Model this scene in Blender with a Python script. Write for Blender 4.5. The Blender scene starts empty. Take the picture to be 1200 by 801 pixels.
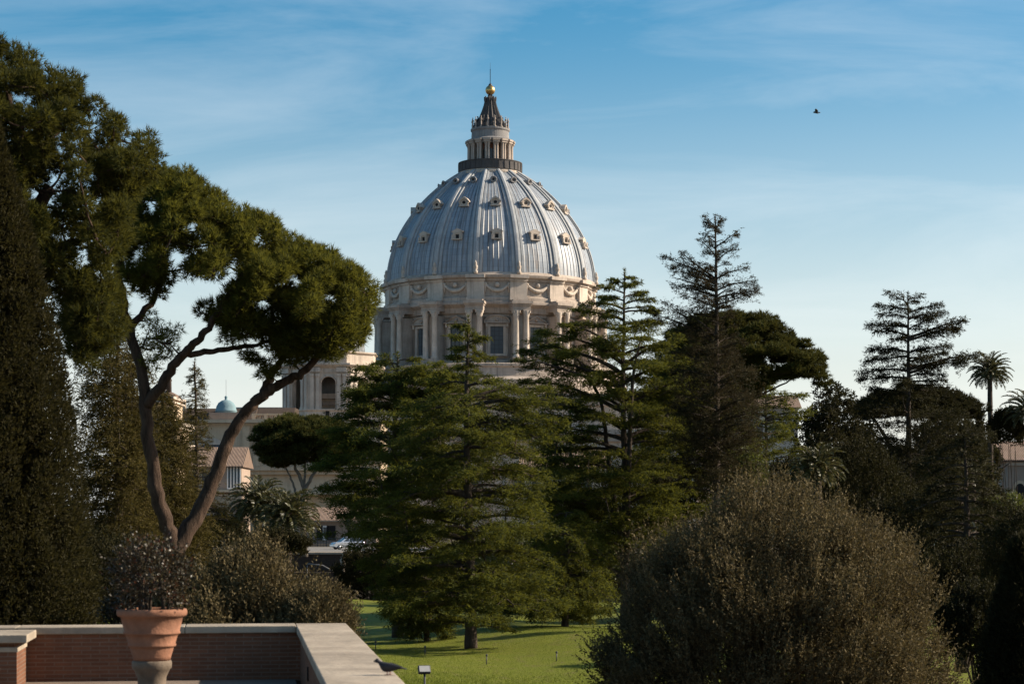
import bpy, bmesh, math, random
import numpy as np
from mathutils import Vector, Matrix

# ------------------------------------------------------------------ camera, sky, sun, exposure
sc = bpy.context.scene
COL = sc.collection
F, HZ, CX, CZ = 2400.0, 607.0, 600.0, 10.0      # focal length in photo pixels, horizon row, centre column, eye height
def at(px, py, d):
    return np.array([(px - CX) / F * d, d, CZ + (HZ - py) / F * d])

cam_d = bpy.data.cameras.new('camera')
cam = bpy.data.objects.new('camera', cam_d)
COL.objects.link(cam)
cam.location = (0, 0, CZ)
cam.rotation_euler = (math.pi / 2, 0, 0)
cam_d.sensor_width = 36
cam_d.lens = 36 * F / 1200
cam_d.shift_y = (HZ - 400.5) / 1200
cam_d.clip_start = 0.5
cam_d.clip_end = 8000
cam_d.dof.use_dof = True
cam_d.dof.focus_distance = 300
cam_d.dof.aperture_fstop = 4.0
sc.camera = cam

SUN_AZ, SUN_EL = math.radians(82), math.radians(29)   # azimuth clockwise from the view direction (+Y)
world = bpy.data.worlds.new('World')
sc.world = world
world.use_nodes = True
wn = world.node_tree
wn.nodes.clear()
def N(tree, typ, **kw):
    n = tree.nodes.new(typ)
    for k, v in kw.items():
        if hasattr(n, k) and k not in n.inputs: setattr(n, k, v)
        else: n.inputs[k].default_value = v
    return n
sky = N(wn, 'ShaderNodeTexSky', sky_type='NISHITA', sun_disc=False, sun_elevation=SUN_EL, sun_rotation=SUN_AZ,
        altitude=50.0, air_density=1.0, dust_density=1.6, ozone_density=2.0)
hsv = N(wn, 'ShaderNodeHueSaturation', Hue=0.487, Saturation=1.55, Value=1.1)
wn.links.new(sky.outputs[0], hsv.inputs['Color'])
# thin cirrus: noise on the direction, stretched along streaks
tc = N(wn, 'ShaderNodeTexCoord')
mp = N(wn, 'ShaderNodeMapping')
mp.inputs['Rotation'].default_value = (0, math.radians(14), 0)
mp.inputs['Scale'].default_value = (3.0, 3.0, 15.0)
wn.links.new(tc.outputs['Generated'], mp.inputs[0])
nz = N(wn, 'ShaderNodeTexNoise', Scale=1.6, Detail=9.0, Roughness=0.58, Distortion=0.55)
wn.links.new(mp.outputs[0], nz.inputs['Vector'])
cr = N(wn, 'ShaderNodeValToRGB')
cr.color_ramp.elements[0].position = 0.43; cr.color_ramp.elements[0].color = (0, 0, 0, 1)
cr.color_ramp.elements[1].position = 0.80; cr.color_ramp.elements[1].color = (0.27, 0.27, 0.27, 1)
wn.links.new(nz.outputs['Fac'], cr.inputs[0])
cl = N(wn, 'ShaderNodeMixRGB', blend_type='MIX')
cl.inputs[2].default_value = (8.6, 8.9, 9.0, 1)
wn.links.new(cr.outputs[0], cl.inputs[0])
wn.links.new(hsv.outputs[0], cl.inputs[1])
bg = N(wn, 'ShaderNodeBackground', Strength=0.066)
# pale air towards the horizon
sxyz = N(wn, 'ShaderNodeSeparateXYZ'); wn.links.new(tc.outputs['Generated'], sxyz.inputs[0])
hr = N(wn, 'ShaderNodeMapRange', interpolation_type='SMOOTHSTEP')
hr.inputs[1].default_value = -0.03; hr.inputs[2].default_value = 0.25; hr.inputs[3].default_value = 0.72; hr.inputs[4].default_value = 0.0
wn.links.new(sxyz.outputs[2], hr.inputs[0])
hm = N(wn, 'ShaderNodeMixRGB'); hm.inputs[2].default_value = (9.3, 9.35, 9.05, 1)
wn.links.new(hr.outputs[0], hm.inputs[0]); wn.links.new(cl.outputs[0], hm.inputs[1])
wn.links.new(hm.outputs[0], bg.inputs[0])
wo = N(wn, 'ShaderNodeOutputWorld')
wn.links.new(bg.outputs[0], wo.inputs[0])

sun_d = bpy.data.lights.new('sun', 'SUN')
sun_d.energy = 5.0
sun_d.angle = math.radians(0.53)
sun_d.color = (1.0, 0.87, 0.70)
sun = bpy.data.objects.new('sun', sun_d)
COL.objects.link(sun)
sdir = Vector((math.sin(SUN_AZ) * math.cos(SUN_EL), math.cos(SUN_AZ) * math.cos(SUN_EL), math.sin(SUN_EL)))
sun.rotation_euler = sdir.to_track_quat('Z', 'Y').to_euler()
sun.location = (60, -30, 80)

sc.view_settings.view_transform = 'Standard'
sc.view_settings.look = 'None'
sc.view_settings.gamma = 1.0
sc.view_settings.exposure = 0.9
sc.cycles.max_bounces = 6
sc.cycles.diffuse_bounces = 3
sc.cycles.glossy_bounces = 2
sc.cycles.transmission_bounces = 4
sc.cycles.transparent_max_bounces = 4
sc.cycles.volume_bounces = 0
sc.cycles.use_denoising = True

# ------------------------------------------------------------------ helpers
R = random.Random(11)
rng = np.random.default_rng(5)
def unit(a):
    a = np.asarray(a, float)
    return a / np.maximum(np.linalg.norm(a, axis=-1, keepdims=True), 1e-9)

def root_of(o):
    while o.parent: o = o.parent
    return o

class MB:
    """collects shapes in world coordinates; build() links them as ONE mesh"""
    def __init__(s): s.v = []; s.f = []; s.sm = []
    def add(s, V, Fc, smooth=False):
        o = len(s.v)
        s.v += [tuple(map(float, p)) for p in V]
        s.f += [tuple(i + o for i in f) for f in Fc]
        s.sm += [smooth] * len(Fc)
    def box(s, c, size, rz=0.0, taper=1.0):
        c = np.array(c, float); hx, hy, hz = [q / 2 for q in size]
        cs, sn = math.cos(rz), math.sin(rz)
        V = []
        for z, t in ((-hz, 1), (hz, taper)):
            for x, y in ((-hx, -hy), (hx, -hy), (hx, hy), (-hx, hy)):
                x2, y2 = x * t, y * t
                V.append(c + (x2 * cs - y2 * sn, x2 * sn + y2 * cs, z))
        s.add(V, [(3, 2, 1, 0), (4, 5, 6, 7), (0, 1, 5, 4), (1, 2, 6, 5), (2, 3, 7, 6), (3, 0, 4, 7)])
    def prism(s, poly, O, U, V, W):
        """2-D polygon (u,v) swept by the vector W"""
        O, U, V, W = [np.array(q, float) for q in (O, U, V, W)]
        n = len(poly)
        A = [O + U * p[0] + V * p[1] for p in poly]
        B = [a + W for a in A]
        area = sum(poly[i][0] * poly[(i + 1) % n][1] - poly[(i + 1) % n][0] * poly[i][1] for i in range(n))
        flip = (np.dot(np.cross(U, V), W) > 0) == (area > 0)
        fa = tuple(range(n)); fb = tuple(range(2 * n - 1, n - 1, -1))
        sides = [(i, n + i, n + (i + 1) % n, (i + 1) % n) for i in range(n)]
        if flip:
            fa = fa[::-1]; fb = fb[::-1]; sides = [q[::-1] for q in sides]
        s.add(A + B, [fa, fb] + sides)
    def lathe(s, prof, c=(0, 0), n=32, a0=0.0, a1=2 * math.pi, smooth=True, close=False):
        """prof: list of (r, z); full circle unless a0/a1 given"""
        full = abs(a1 - a0 - 2 * math.pi) < 1e-6
        m = n if full else n + 1
        V = []
        for r, z in prof:
            for i in range(m):
                a = a0 + (a1 - a0) * i / n
                V.append((c[0] + r * math.cos(a), c[1] + r * math.sin(a), z))
        Fc = []
        for j in range(len(prof) - 1):
            for i in range(n):
                k = (i + 1) % m
                Fc.append((j * m + i, j * m + k, (j + 1) * m + k, (j + 1) * m + i))
        if full:
            if prof[0][0] > 1e-3: Fc.append(tuple(range(n))[::-1])
            if prof[-1][0] > 1e-3: Fc.append(tuple((len(prof) - 1) * m + i for i in range(n)))
        s.add(V, Fc, smooth)
    def tube(s, P, rad, n=6, cap=True):
        P = np.array(P, float); k = len(P)
        if np.isscalar(rad): rad = [rad] * k
        T = unit(np.gradient(P, axis=0))
        up = np.array([0, 0, 1.0]) if abs(T[0][2]) < .9 else np.array([1.0, 0, 0])
        V = []
        A = unit(np.cross(T[0], up))
        for i in range(k):
            A = unit(A - T[i] * np.dot(A, T[i])); B = np.cross(T[i], A)
            for j in range(n):
                a = 2 * math.pi * j / n
                V.append(P[i] + (A * math.cos(a) + B * math.sin(a)) * rad[i])
        Fc = [(i * n + j, i * n + (j + 1) % n, (i + 1) * n + (j + 1) % n, (i + 1) * n + j) for i in range(k - 1) for j in range(n)]
        if cap: Fc += [tuple(range(n))[::-1], tuple((k - 1) * n + j for j in range(n))]
        s.add(V, Fc, True)
    def ball(s, c, r, n=12, m=8, sz=1.0):
        s.lathe([(max(r * math.sin(math.pi * j / m), 0), c[2] - r * sz * math.cos(math.pi * j / m)) for j in range(m + 1)], c, n)
    def build(s, name, mat, parent=None, bevel=0.0, merge=False):
        me = bpy.data.meshes.new(name)
        V = np.array(s.v, float)
        if parent is not None:
            V = V - np.array(root_of(parent).location)
        me.from_pydata(V.tolist(), [], s.f)
        me.polygons.foreach_set('use_smooth', s.sm)
        uvbox(me, np.array(s.v, float))
        o = bpy.data.objects.new(name, me)
        COL.objects.link(o)
        if parent is not None: o.parent = parent
        for m in (mat if isinstance(mat, (list, tuple)) else [mat]): me.materials.append(m)
        if bevel:
            b = o.modifiers.new('bevel', 'BEVEL'); b.width = bevel; b.segments = 2; b.limit_method = 'ANGLE'
            b.angle_limit = math.radians(40)
        return o

def uvbox(me, V):
    """UV in metres: u along the horizontal tangent of each face, v up its slope"""
    uv = me.uv_layers.new(name='uv')
    nl = len(me.loops)
    if nl == 0: return
    nrm = np.empty(len(me.polygons) * 3); me.polygons.foreach_get('normal', nrm); nrm = nrm.reshape(-1, 3)
    h = np.hypot(nrm[:, 0], nrm[:, 1])
    t = np.where(h[:, None] > .1, np.stack([-nrm[:, 1], nrm[:, 0], 0 * h], 1) / np.maximum(h, 1e-6)[:, None], np.array([1.0, 0, 0]))
    b = np.cross(nrm, t)
    lt = np.empty(len(me.polygons), int); me.polygons.foreach_get('loop_total', lt)
    pi = np.repeat(np.arange(len(lt)), lt)
    vi = np.empty(nl, int); me.loops.foreach_get('vertex_index', vi)
    P = V[vi]
    co = np.stack([(P * t[pi]).sum(1), (P * b[pi]).sum(1)], 1)
    uv.data.foreach_set('uv', co.ravel())

def thing(name, label, cat, loc=(0, 0, 0), group=None):
    o = bpy.data.objects.new(name, None)
    COL.objects.link(o)
    o.location = tuple(float(q) for q in loc)
    o.empty_display_size = 0.3
    return tag(o, label, cat, group)
def tag(o, label, cat, group=None):
    o['label'] = label; o['category'] = cat
    if group: o['group'] = group
    return o
def structure(o):
    o['kind'] = 'structure'; return o
def copy_tree(o, parent=None):
    c = o.copy(); COL.objects.link(c); c.parent = parent
    for ch in list(o.children): copy_tree(ch, c)
    return c

# ------------------------------------------------------------------ materials
def new_mat(name):
    m = bpy.data.materials.new(name); m.use_nodes = True
    t = m.node_tree; t.nodes.clear()
    return m, t, t.links.new
def mixc(t, fac, a, b, mode='MIX'):
    n = N(t, 'ShaderNodeMixRGB', blend_type=mode)
    for i, q in ((0, fac), (1, a), (2, b)):
        if hasattr(q, 'is_linked'): t.links.new(q, n.inputs[i])
        elif isinstance(q, (int, float)): n.inputs[i].default_value = q if i == 0 else (q, q, q, 1)
        else: n.inputs[i].default_value = (*q, 1)
    return n.outputs[0]
def noise(t, scale, detail=5.0, rough=.6, vec=None, dist=0.0):
    n = N(t, 'ShaderNodeTexNoise', Scale=scale, Detail=detail, Roughness=rough, Distortion=dist)
    if vec is not None: t.links.new(vec, n.inputs['Vector'])
    return n.outputs['Fac']
def ramp(t, fac, p0, p1, c0=0.0, c1=1.0):
    n = N(t, 'ShaderNodeMapRange')
    n.inputs[1].default_value = p0; n.inputs[2].default_value = p1; n.inputs[3].default_value = c0; n.inputs[4].default_value = c1
    t.links.new(fac, n.inputs[0]); return n.outputs[0]
def coord(t, kind='Object', scale=(1, 1, 1)):
    c = N(t, 'ShaderNodeTexCoord'); m = N(t, 'ShaderNodeMapping')
    m.inputs['Scale'].default_value = scale
    t.links.new(c.outputs[kind], m.inputs[0]); return m.outputs[0]
def finish(m, t, color, rough=.8, spec=.3, bump=None, bstr=.3, bdist=.05, metal=0.0):
    p = N(t, 'ShaderNodeBsdfPrincipled')
    if hasattr(color, 'is_linked'): t.links.new(color, p.inputs['Base Color'])
    else: p.inputs['Base Color'].default_value = (*color, 1)
    if hasattr(rough, 'is_linked'): t.links.new(rough, p.inputs['Roughness'])
    else: p.inputs['Roughness'].default_value = rough
    p.inputs['Specular IOR Level'].default_value = spec
    p.inputs['Metallic'].default_value = metal
    if bump is not None:
        b = N(t, 'ShaderNodeBump', Strength=bstr, Distance=bdist)
        t.links.new(bump, b.inputs['Height']); t.links.new(b.outputs[0], p.inputs['Normal'])
    o = N(t, 'ShaderNodeOutputMaterial'); t.links.new(p.outputs[0], o.inputs[0])
    return m

def stone(name, base, dark, streak=.6, scale=.35, blocks=None, stain=(.12, .1, .085)):
    m, t, L = new_mat(name)
    n1 = noise(t, scale, 8, .65, coord(t))
    col = mixc(t, ramp(t, n1, .3, .7), dark, base)
    n2 = noise(t, 1.0, 6, .7, coord(t, 'UV', (.9, .07, 1)))        # rain streaks run down
    col = mixc(t, ramp(t, n2, .5, .75, 0, streak), col, stain)
    n3 = noise(t, 3.5, 6, .7, coord(t))
    col = mixc(t, ramp(t, n3, .35, .75, 0, .35), col, tuple(q * .55 for q in base))
    hb = n3
    if blocks:
        br = N(t, 'ShaderNodeTexBrick', Scale=1.0)
        br.inputs['Color1'].default_value = (1, 1, 1, 1); br.inputs['Color2'].default_value = (.86, .85, .84, 1)
        br.inputs['Mortar'].default_value = (.55, .53, .5, 1)
        br.inputs['Mortar Size'].default_value = blocks[2]; br.inputs['Brick Width'].default_value = blocks[0]; br.inputs['Row Height'].default_value = blocks[1]
        L(coord(t, 'UV'), br.inputs['Vector'])
        col = mixc(t, 1.0, col, br.outputs[0], 'MULTIPLY')
    return finish(m, t, col, .85, .2, hb, .5, .06)

def plain(name, col, rough=.6, spec=.4, metal=0.0, var=.25, scale=6.0, bstr=.15):
    m, t, L = new_mat(name)
    n = noise(t, scale, 6, .65, coord(t))
    c = mixc(t, ramp(t, n, .3, .75, 0, var), col, tuple(q * .4 for q in col))
    return finish(m, t, c, rough, spec, n, bstr, .02, metal)

def leafmat(name, c1, c2, trans, tfac=.3, rough=.75, spec=.08, nscale=.35):
    m, t, L = new_mat(name)
    g = N(t, 'ShaderNodeNewGeometry')
    n = noise(t, nscale, 4, .6, coord(t))
    f = N(t, 'ShaderNodeMath', operation='ADD'); L(g.outputs['Random Per Island'], f.inputs[0]); L(ramp(t, n, .3, .7, -.5, .5), f.inputs[1])
    f2 = ramp(t, f.outputs[0], -.1, 1.1)
    col = mixc(t, f2, c1, c2)
    p = N(t, 'ShaderNodeBsdfPrincipled', Roughness=rough)
    p.inputs['Specular IOR Level'].default_value = spec
    L(col, p.inputs['Base Color'])
    tr = N(t, 'ShaderNodeBsdfTranslucent')
    L(mixc(t, f2, tuple(q * .6 for q in trans), trans), tr.inputs[0])
    mx = N(t, 'ShaderNodeMixShader'); mx.inputs[0].default_value = tfac
    L(p.outputs[0], mx.inputs[1]); L(tr.outputs[0], mx.inputs[2])
    o = N(t, 'ShaderNodeOutputMaterial'); L(mx.outputs[0], o.inputs[0])
    return m

def barkmat(name, c1, c2, scale=2.0):
    m, t, L = new_mat(name)
    v = coord(t, 'Object', (1, 1, .28))
    n = noise(t, scale * 2.2, 7, .7, v, .6)
    col = mixc(t, ramp(t, n, .35, .65), c1, c2)
    return finish(m, t, col, .9, .15, n, 1.0, .12)

def brickmat(name, c1, c2, mortar, bw=.28, rh=.062, ms=.011):
    m, t, L = new_mat(name)
    br = N(t, 'ShaderNodeTexBrick', Scale=1.0)
    br.inputs['Color1'].default_value = (*c1, 1); br.inputs['Color2'].default_value = (*c2, 1); br.inputs['Mortar'].default_value = (*mortar, 1)
    br.inputs['Mortar Size'].default_value = ms; br.inputs['Brick Width'].default_value = bw; br.inputs['Row Height'].default_value = rh
    br.inputs['Mortar Smooth'].default_value = .3
    L(coord(t, 'UV'), br.inputs['Vector'])
    n = noise(t, 1.6, 7, .7, coord(t))
    col = mixc(t, ramp(t, n, .4, .75, 0, .55), br.outputs[0], tuple(q * .4 for q in c1))
    n2 = noise(t, 1.1, 7, .75, coord(t, 'Object', (1, 1, 1.5)))
    col = mixc(t, ramp(t, n2, .66, .8, 0, .5), col, (.5, .45, .38))   # lime bloom patches
    inv = N(t, 'ShaderNodeMath', operation='SUBTRACT'); inv.inputs[0].default_value = 1.0; L(br.outputs['Fac'], inv.inputs[1])
    return finish(m, t, col, .9, .15, inv.outputs[0], .6, .01)

def tilemat(name, c1, c2):
    m, t, L = new_mat(name)
    w = N(t, 'ShaderNodeTexWave', wave_type='BANDS', bands_direction='X', Scale=1.0, Distortion=.6, Detail=2.0)
    L(coord(t, 'UV', (1.5, .2, 1)), w.inputs['Vector'])
    n = noise(t, 1.2, 7, .75, coord(t, 'UV', (2.0, .8, 1)))
    col = mixc(t, ramp(t, n, .3, .7), c1, c2)
    col = mixc(t, ramp(t, w.outputs['Fac'], 0, .5, .65, 0), col, tuple(q * .35 for q in c1))
    return finish(m, t, col, .9, .15, w.outputs['Fac'], .8, .12)

def leadmat(name):
    m, t, L = new_mat(name)
    uv = coord(t, 'UV')
    br = N(t, 'ShaderNodeTexBrick', Scale=1.0, offset=.0)
    br.inputs['Color1'].default_value = (.27, .30, .33, 1); br.inputs['Color2'].default_value = (.21, .24, .275, 1); br.inputs['Mortar'].default_value = (.13, .14, .155, 1)
    br.inputs['Mortar Size'].default_value = .03; br.inputs['Brick Width'].default_value = 1.25; br.inputs['Row Height'].default_value = 1.6
    L(uv, br.inputs['Vector'])
    s1 = noise(t, 1.0, 7, .7, coord(t, 'UV', (1.1, .05, 1)))
    col = mixc(t, ramp(t, s1, .50, .66, 0, .6), br.outputs[0], (.085, .075, .07))
    s2 = noise(t, 1.0, 7, .7, coord(t, 'UV', (.8, .045, 7)))
    col = mixc(t, ramp(t, s2, .52, .72, 0, .55), col, (.42, .42, .41))
    s3 = noise(t, 1.0, 6, .7, coord(t, 'UV', (.7, .1, 3)))
    col = mixc(t, ramp(t, s3, .53, .68, 0, .7), col, (.19, .135, .095))
    # standing seams: sharp vertical ridges every 1.25 m
    sx = N(t, 'ShaderNodeSeparateXYZ'); L(uv, sx.inputs[0])
    ml = N(t, 'ShaderNodeMath', operation='MULTIPLY'); ml.inputs[1].default_value = 1 / 1.25; L(sx.outputs[0], ml.inputs[0])
    fr = N(t, 'ShaderNodeMath', operation='PINGPONG'); fr.inputs[1].default_value = .5; L(ml.outputs[0], fr.inputs[0])
    h = ramp(t, fr.outputs[0], 0, .16, 1, 0)
    return finish(m, t, col, .5, .45, h, 1.0, .25)

M = {}
M['travertine'] = stone('travertine', (.49, .41, .34), (.28, .228, .188), .85, .3, None, (.085, .068, .056))
M['travertine_pale'] = stone('travertine_pale', (.59, .50, .415), (.38, .318, .262), .8, .35, None, (.11, .09, .075))
M['grey_stone'] = stone('grey_stone', (.27, .26, .25), (.17, .16, .16), .7, .5)
M['dark_stone'] = stone('dark_stone', (.10, .092, .088), (.06, .056, .055), .5, .6)
M['lead'] = leadmat('lead_sheet')
M['rib_lead'] = stone('rib_lead', (.40, .41, .41), (.29, .30, .31), .6, .4, None, (.15, .12, .10))
M['gilt'] = plain('gilt_bronze', (.55, .36, .14), .38, .5, .9, .3)
M['iron'] = plain('dark_iron', (.05, .05, .055), .5, .4, .3, .3)
M['window_glass'] = plain('dark_window', (.035, .045, .052), .25, .5, 0, .4, 2.0)
M['blind'] = plain('grey_blind', (.095, .11, .12), .6, .3, 0, .3, 1.5)
M['opening'] = plain('dark_opening', (.02, .018, .018), .8, .2)
M['terracotta_wall'] = stone('terracotta_wall', (.36, .17, .11), (.26, .12, .08), .4, .6)
M['cream_wall'] = stone('cream_wall', (.60, .465, .325), (.48, .365, .25), .45, .25)
M['pink_wall'] = stone('pink_wall', (.36, .275, .215), (.27, .205, .16), .4, .4)
M['roof_tile'] = tilemat('roof_tile', (.17, .115, .085), (.30, .22, .17))
M['roof_slate'] = tilemat('roof_slate', (.055, .042, .034), (.095, .07, .056))
M['copper'] = stone('verdigris_copper', (.20, .30, .33), (.13, .20, .23), .4, .6)
M['brick'] = brickmat('thin_brick', (.19, .085, .048), (.145, .065, .038), (.185, .12, .085))
M['coping'] = stone('coping_stone', (.46, .385, .295), (.20, .165, .125), .35, 1.0, None, (.15, .125, .10))
M['terracotta'] = stone('terracotta_pot', (.33, .155, .092), (.17, .082, .05), .8, 3.0, None, (.16, .09, .06))
M['pedestal'] = stone('pedestal_stone', (.21, .16, .115), (.085, .065, .048), .4, 3.0)
M['white_paint'] = plain('white_paint', (.72, .70, .66), .5, .4, 0, .15)
M['metal'] = plain('galvanised_metal', (.42, .42, .42), .4, .5, .7, .3)
M['lamp_glass'] = plain('lamp_glass', (.42, .41, .39), .2, .6, 0, .2)
M['car_paint'] = plain('silver_car_paint', (.55, .56, .58), .25, .6, .55, .05, 2.0, 0.0)
M['car_glass'] = plain('car_glass', (.03, .035, .04), .08, .6, 0, .1, 2.0, 0.0)
M['rubber'] = plain('tyre_rubber', (.02, .02, .02), .85, .2)
M['red_plastic'] = plain('red_plastic', (.45, .03, .02), .3, .5)
M['asphalt'] = plain('pale_asphalt', (.20, .185, .165), .9, .2, 0, .4, 1.0)
M['earth'] = plain('dark_earth', (.055, .045, .03), .95, .1, 0, .5, .6)
M['retaining'] = brickmat('dark_brick', (.075, .048, .036), (.05, .035, .028), (.06, .05, .04), .5, .14, .02)
M['floor_stone'] = stone('terrace_paving', (.22, .17, .13), (.15, .11, .085), .2, .8)
M['tarpaulin'] = plain('blue_grey_awning', (.10, .135, .19), .5, .4, 0, .25, .7)

def lawnmat():
    m, t, L = new_mat('lawn_grass')
    n1 = noise(t, .35, 6, .65, coord(t)); n2 = noise(t, 9.0, 6, .75, coord(t, 'Object', (1, .5, 1)))
    c = mixc(t, ramp(t, n1, .3, .7), (.115, .135, .011), (.165, .178, .018))
    c = mixc(t, ramp(t, n2, .35, .7, 0, .55), c, (.07, .078, .012))
    n3 = noise(t, 1.3, 6, .7, coord(t, 'Object', (1, .6, 1)))
    c = mixc(t, ramp(t, n3, .52, .68, 0, .75), c, (.13, .105, .040))   # thin, worn patches
    return finish(m, t, c, .8, .15, n2, .8, .05)
M['lawn'] = lawnmat()

L_ = {}
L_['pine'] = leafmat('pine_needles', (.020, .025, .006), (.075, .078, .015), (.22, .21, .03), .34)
L_['pine_dark'] = leafmat('shaded_pine_needles', (.014, .017, .005), (.050, .053, .012), (.16, .15, .025), .28)  # pine needles darkened in colour to carry the crown's shade and corner vignette
L_['pine_far'] = leafmat('umbrella_pine_needles', (.016, .019, .005), (.062, .068, .017), (.12, .11, .025), .22)
L_['cypress'] = leafmat('cypress_sprays', (.010, .010, .004), (.034, .029, .010), (.08, .07, .02), .2)
L_['cedar'] = leafmat('cedar_needles', (.008, .011, .004), (.064, .074, .016), (.23, .23, .03), .25)
L_['cedar_dry'] = leafmat('dry_cedar_needles', (.011, .010, .005), (.042, .037, .016), (.08, .06, .03), .22)
L_['conifer'] = leafmat('olive_conifer_needles', (.018, .015, .005), (.07, .055, .016), (.15, .12, .03), .22)
L_['olive'] = leafmat('olive_leaves', (.034, .026, .012), (.160, .124, .060), (.15, .115, .045), .2, .75, .10, .9)
L_['glossy'] = leafmat('glossy_leaves', (.018, .018, .009), (.05, .036, .018), (.08, .05, .02), .15, .45, .3, 2.5)
L_['red_leaf'] = leafmat('russet_leaves', (.03, .014, .008), (.09, .035, .018), (.16, .05, .02), .3, .5, .3, 2.5)
L_['broad'] = leafmat('broad_leaves', (.014, .018, .005), (.06, .066, .016), (.15, .17, .03), .35, .45, .4)
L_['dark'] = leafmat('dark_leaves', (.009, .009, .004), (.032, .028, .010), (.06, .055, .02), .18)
L_['palm'] = leafmat('palm_leaflets', (.045, .048, .018), (.085, .080, .030), (.11, .10, .03), .22, .45, .35)
L_['grass'] = leafmat('grass_blades', (.080, .105, .009), (.145, .165, .016), (.20, .24, .03), .35, .6, .2, .4)
M['bark'] = barkmat('brown_bark', (.028, .018, .012), (.09, .058, .040))
M['bark_dark'] = barkmat('dark_bark', (.035, .026, .02), (.075, .058, .045))
M['bark_grey'] = barkmat('grey_bark', (.10, .082, .065), (.22, .19, .16))
M['twig'] = plain('twig', (.05, .038, .028), .9, .1)

# ------------------------------------------------------------------ ground, lawn, road
def sstep(a, b, x):
    t = np.clip((x - a) / (b - a), 0, 1); return t * t * (3 - 2 * t)
def ground_h(x, y):
    return 3.0 + 3.0 * sstep(206.5, 207.0, y) - 1.2 * sstep(60, 20, y)
def lawn_h(x, y):
    h = .35 * np.sin(x * .13 + 1.1) * np.sin(y * .07) + .45 * sstep(88, 97, y) - .45 + .25 * np.sin(x * .31 + y * .11)
    return np.maximum(h, -.75)
def sheet(name, xs, ys, hf, mat):
    X, Y = np.meshgrid(xs, ys); Z = hf(X, Y)
    mb = MB(); nx = len(xs)
    mb.add(np.stack([X.ravel(), Y.ravel(), Z.ravel()], 1),
           [(j * nx + i, j * nx + i + 1, (j + 1) * nx + i + 1, (j + 1) * nx + i) for j in range(len(ys) - 1) for i in range(nx - 1)], True)
    return structure(mb.build(name, mat))
sheet('ground', [-6000, -900, -300, -120, -40, 0, 40, 120, 300, 900, 6000],
      [-200, 20, 30, 40, 50, 60, 100, 150, 206, 206.5, 206.75, 207, 230, 500, 900, 2000, 7000],
      lambda x, y: ground_h(x, y) - .9 * (np.abs(x) < 1e9) * sstep(60, 70, y) * (1 - sstep(175, 190, y)), M['earth'])
sheet('lawn', np.linspace(-40, 60, 101), np.linspace(48, 172, 125), lambda x, y: 3.0 + lawn_h(x, y), M['lawn'])
mb = MB(); mb.box((-27, 262, 6.02), (60, 44, .04)); structure(mb.build('road', M['asphalt']))
mb = MB(); mb.box((-27, 233, 6.07), (60, 10, .14)); structure(mb.build('pavement', M['floor_stone']))

# ------------------------------------------------------------------ terrace with parapet
cz = CZ - 1.7                                    # top of the coping
Cc = np.array([-3.42, 32.5]);                    # inner corner of the parapet
U = unit(np.array([1.0, .131])); W_ = unit(np.array([-.131, 1.0]))
rzT = math.atan2(U[1], U[0])
def tp(u, w, z): return np.array([Cc[0] + U[0] * u + W_[0] * w, Cc[1] + U[1] * u + W_[1] * w, z])
def tbox(mb, u0, u1, w0, w1, z0, z1):
    c = tp((u0 + u1) / 2, (w0 + w1) / 2, (z0 + z1) / 2); mb.box(c, (abs(u1 - u0), abs(w1 - w0), abs(z1 - z0)), rzT)
floor_z = CZ - 2.55
cw = .82
par = thing('parapet_wall', 'low brick parapet with pale stone coping turning a corner around the terrace', 'wall', tp(0, 0, 3.0))
mb = MB(); tbox(mb, -30, cw, .06, cw - .1, 2.2, cz - .11); tbox(mb, .06, cw - .08, -24, .06, 2.2, cz - .11)
mb.build('brick_wall', M['brick'], par)
# coping slabs: each slab its own part, thin joints between
u = -30.0
joints = [-30, -26.4, -22.8, -19.2, -15.6, -12.6, -9.75, -7.0, -4.35, -1.75, -.003]
for a, b in zip(joints[:-1], joints[1:]):
    mb = MB(); tbox(mb, a + .004, b - .004, 0, cw * .92, cz - .11, cz + R.uniform(-.004, .004)); mb.build('coping_slab', M['coping'], par, .012)
jw = [cw * .92, -2.6, -5.6, -8.9, -12.0, -15.4, -19, -24]
for a, b in zip(jw[:-1], jw[1:]):
    mb = MB(); tbox(mb, 0, cw, b + .004, a - .004, cz - .12, cz + R.uniform(-.003, .006)); mb.build('coping_slab', M['coping'], par, .014)
mb = MB(); mb.lathe([(.001, 0), (.06, 0), (.06, .02), (.001, .02)], n=14)
v = np.array(mb.v); p0 = tp(.058, -4.2, cz - .45)
mb.v = [tuple(p0 + np.array([-U[0] * q[2] + W_[0] * q[0] * .7, -U[1] * q[2] + W_[1] * q[0] * .7, q[1] * 1.7])) for q in v]
mb.build('drain_hole', M['opening'], par)

pier = thing('brick_pier', 'brick pier with double stone bands at the left end of the terrace', 'pier', tp(-5.4, -1, floor_z))
mb = MB(); tbox(mb, -8.4, -4.2, -1.3, .05, floor_z, cz - .30); mb.build('brick_body', M['brick'], pier)
mb = MB(); tbox(mb, -8.45, -4.18, -1.32, -.004, cz - .298, cz - .225); mb.build('stone_band', M['coping'], pier, .01)
mb = MB(); tbox(mb, -8.4, -4.23, -1.26, -.004, cz - .223, cz - .16); mb.build('recess_band', M['brick'], pier)
mb = MB(); tbox(mb, -8.5, -4.04, -1.40, -.004, cz - .158, cz - .035); mb.build('coping_slab', M['coping'], pier, .012)
mb = MB()
p = tp(-4.5, -1.30, cz - .6)
nf = -np.array([W_[0], W_[1], 0]); uu = np.array([U[0], U[1], 0]); zz = np.array([0, 0, 1.0])
mb.tube([p - uu * .3 + zz * .10, p - uu * .14 + nf * .03 + zz * .05, p + nf * .05], .012, 6)
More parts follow.
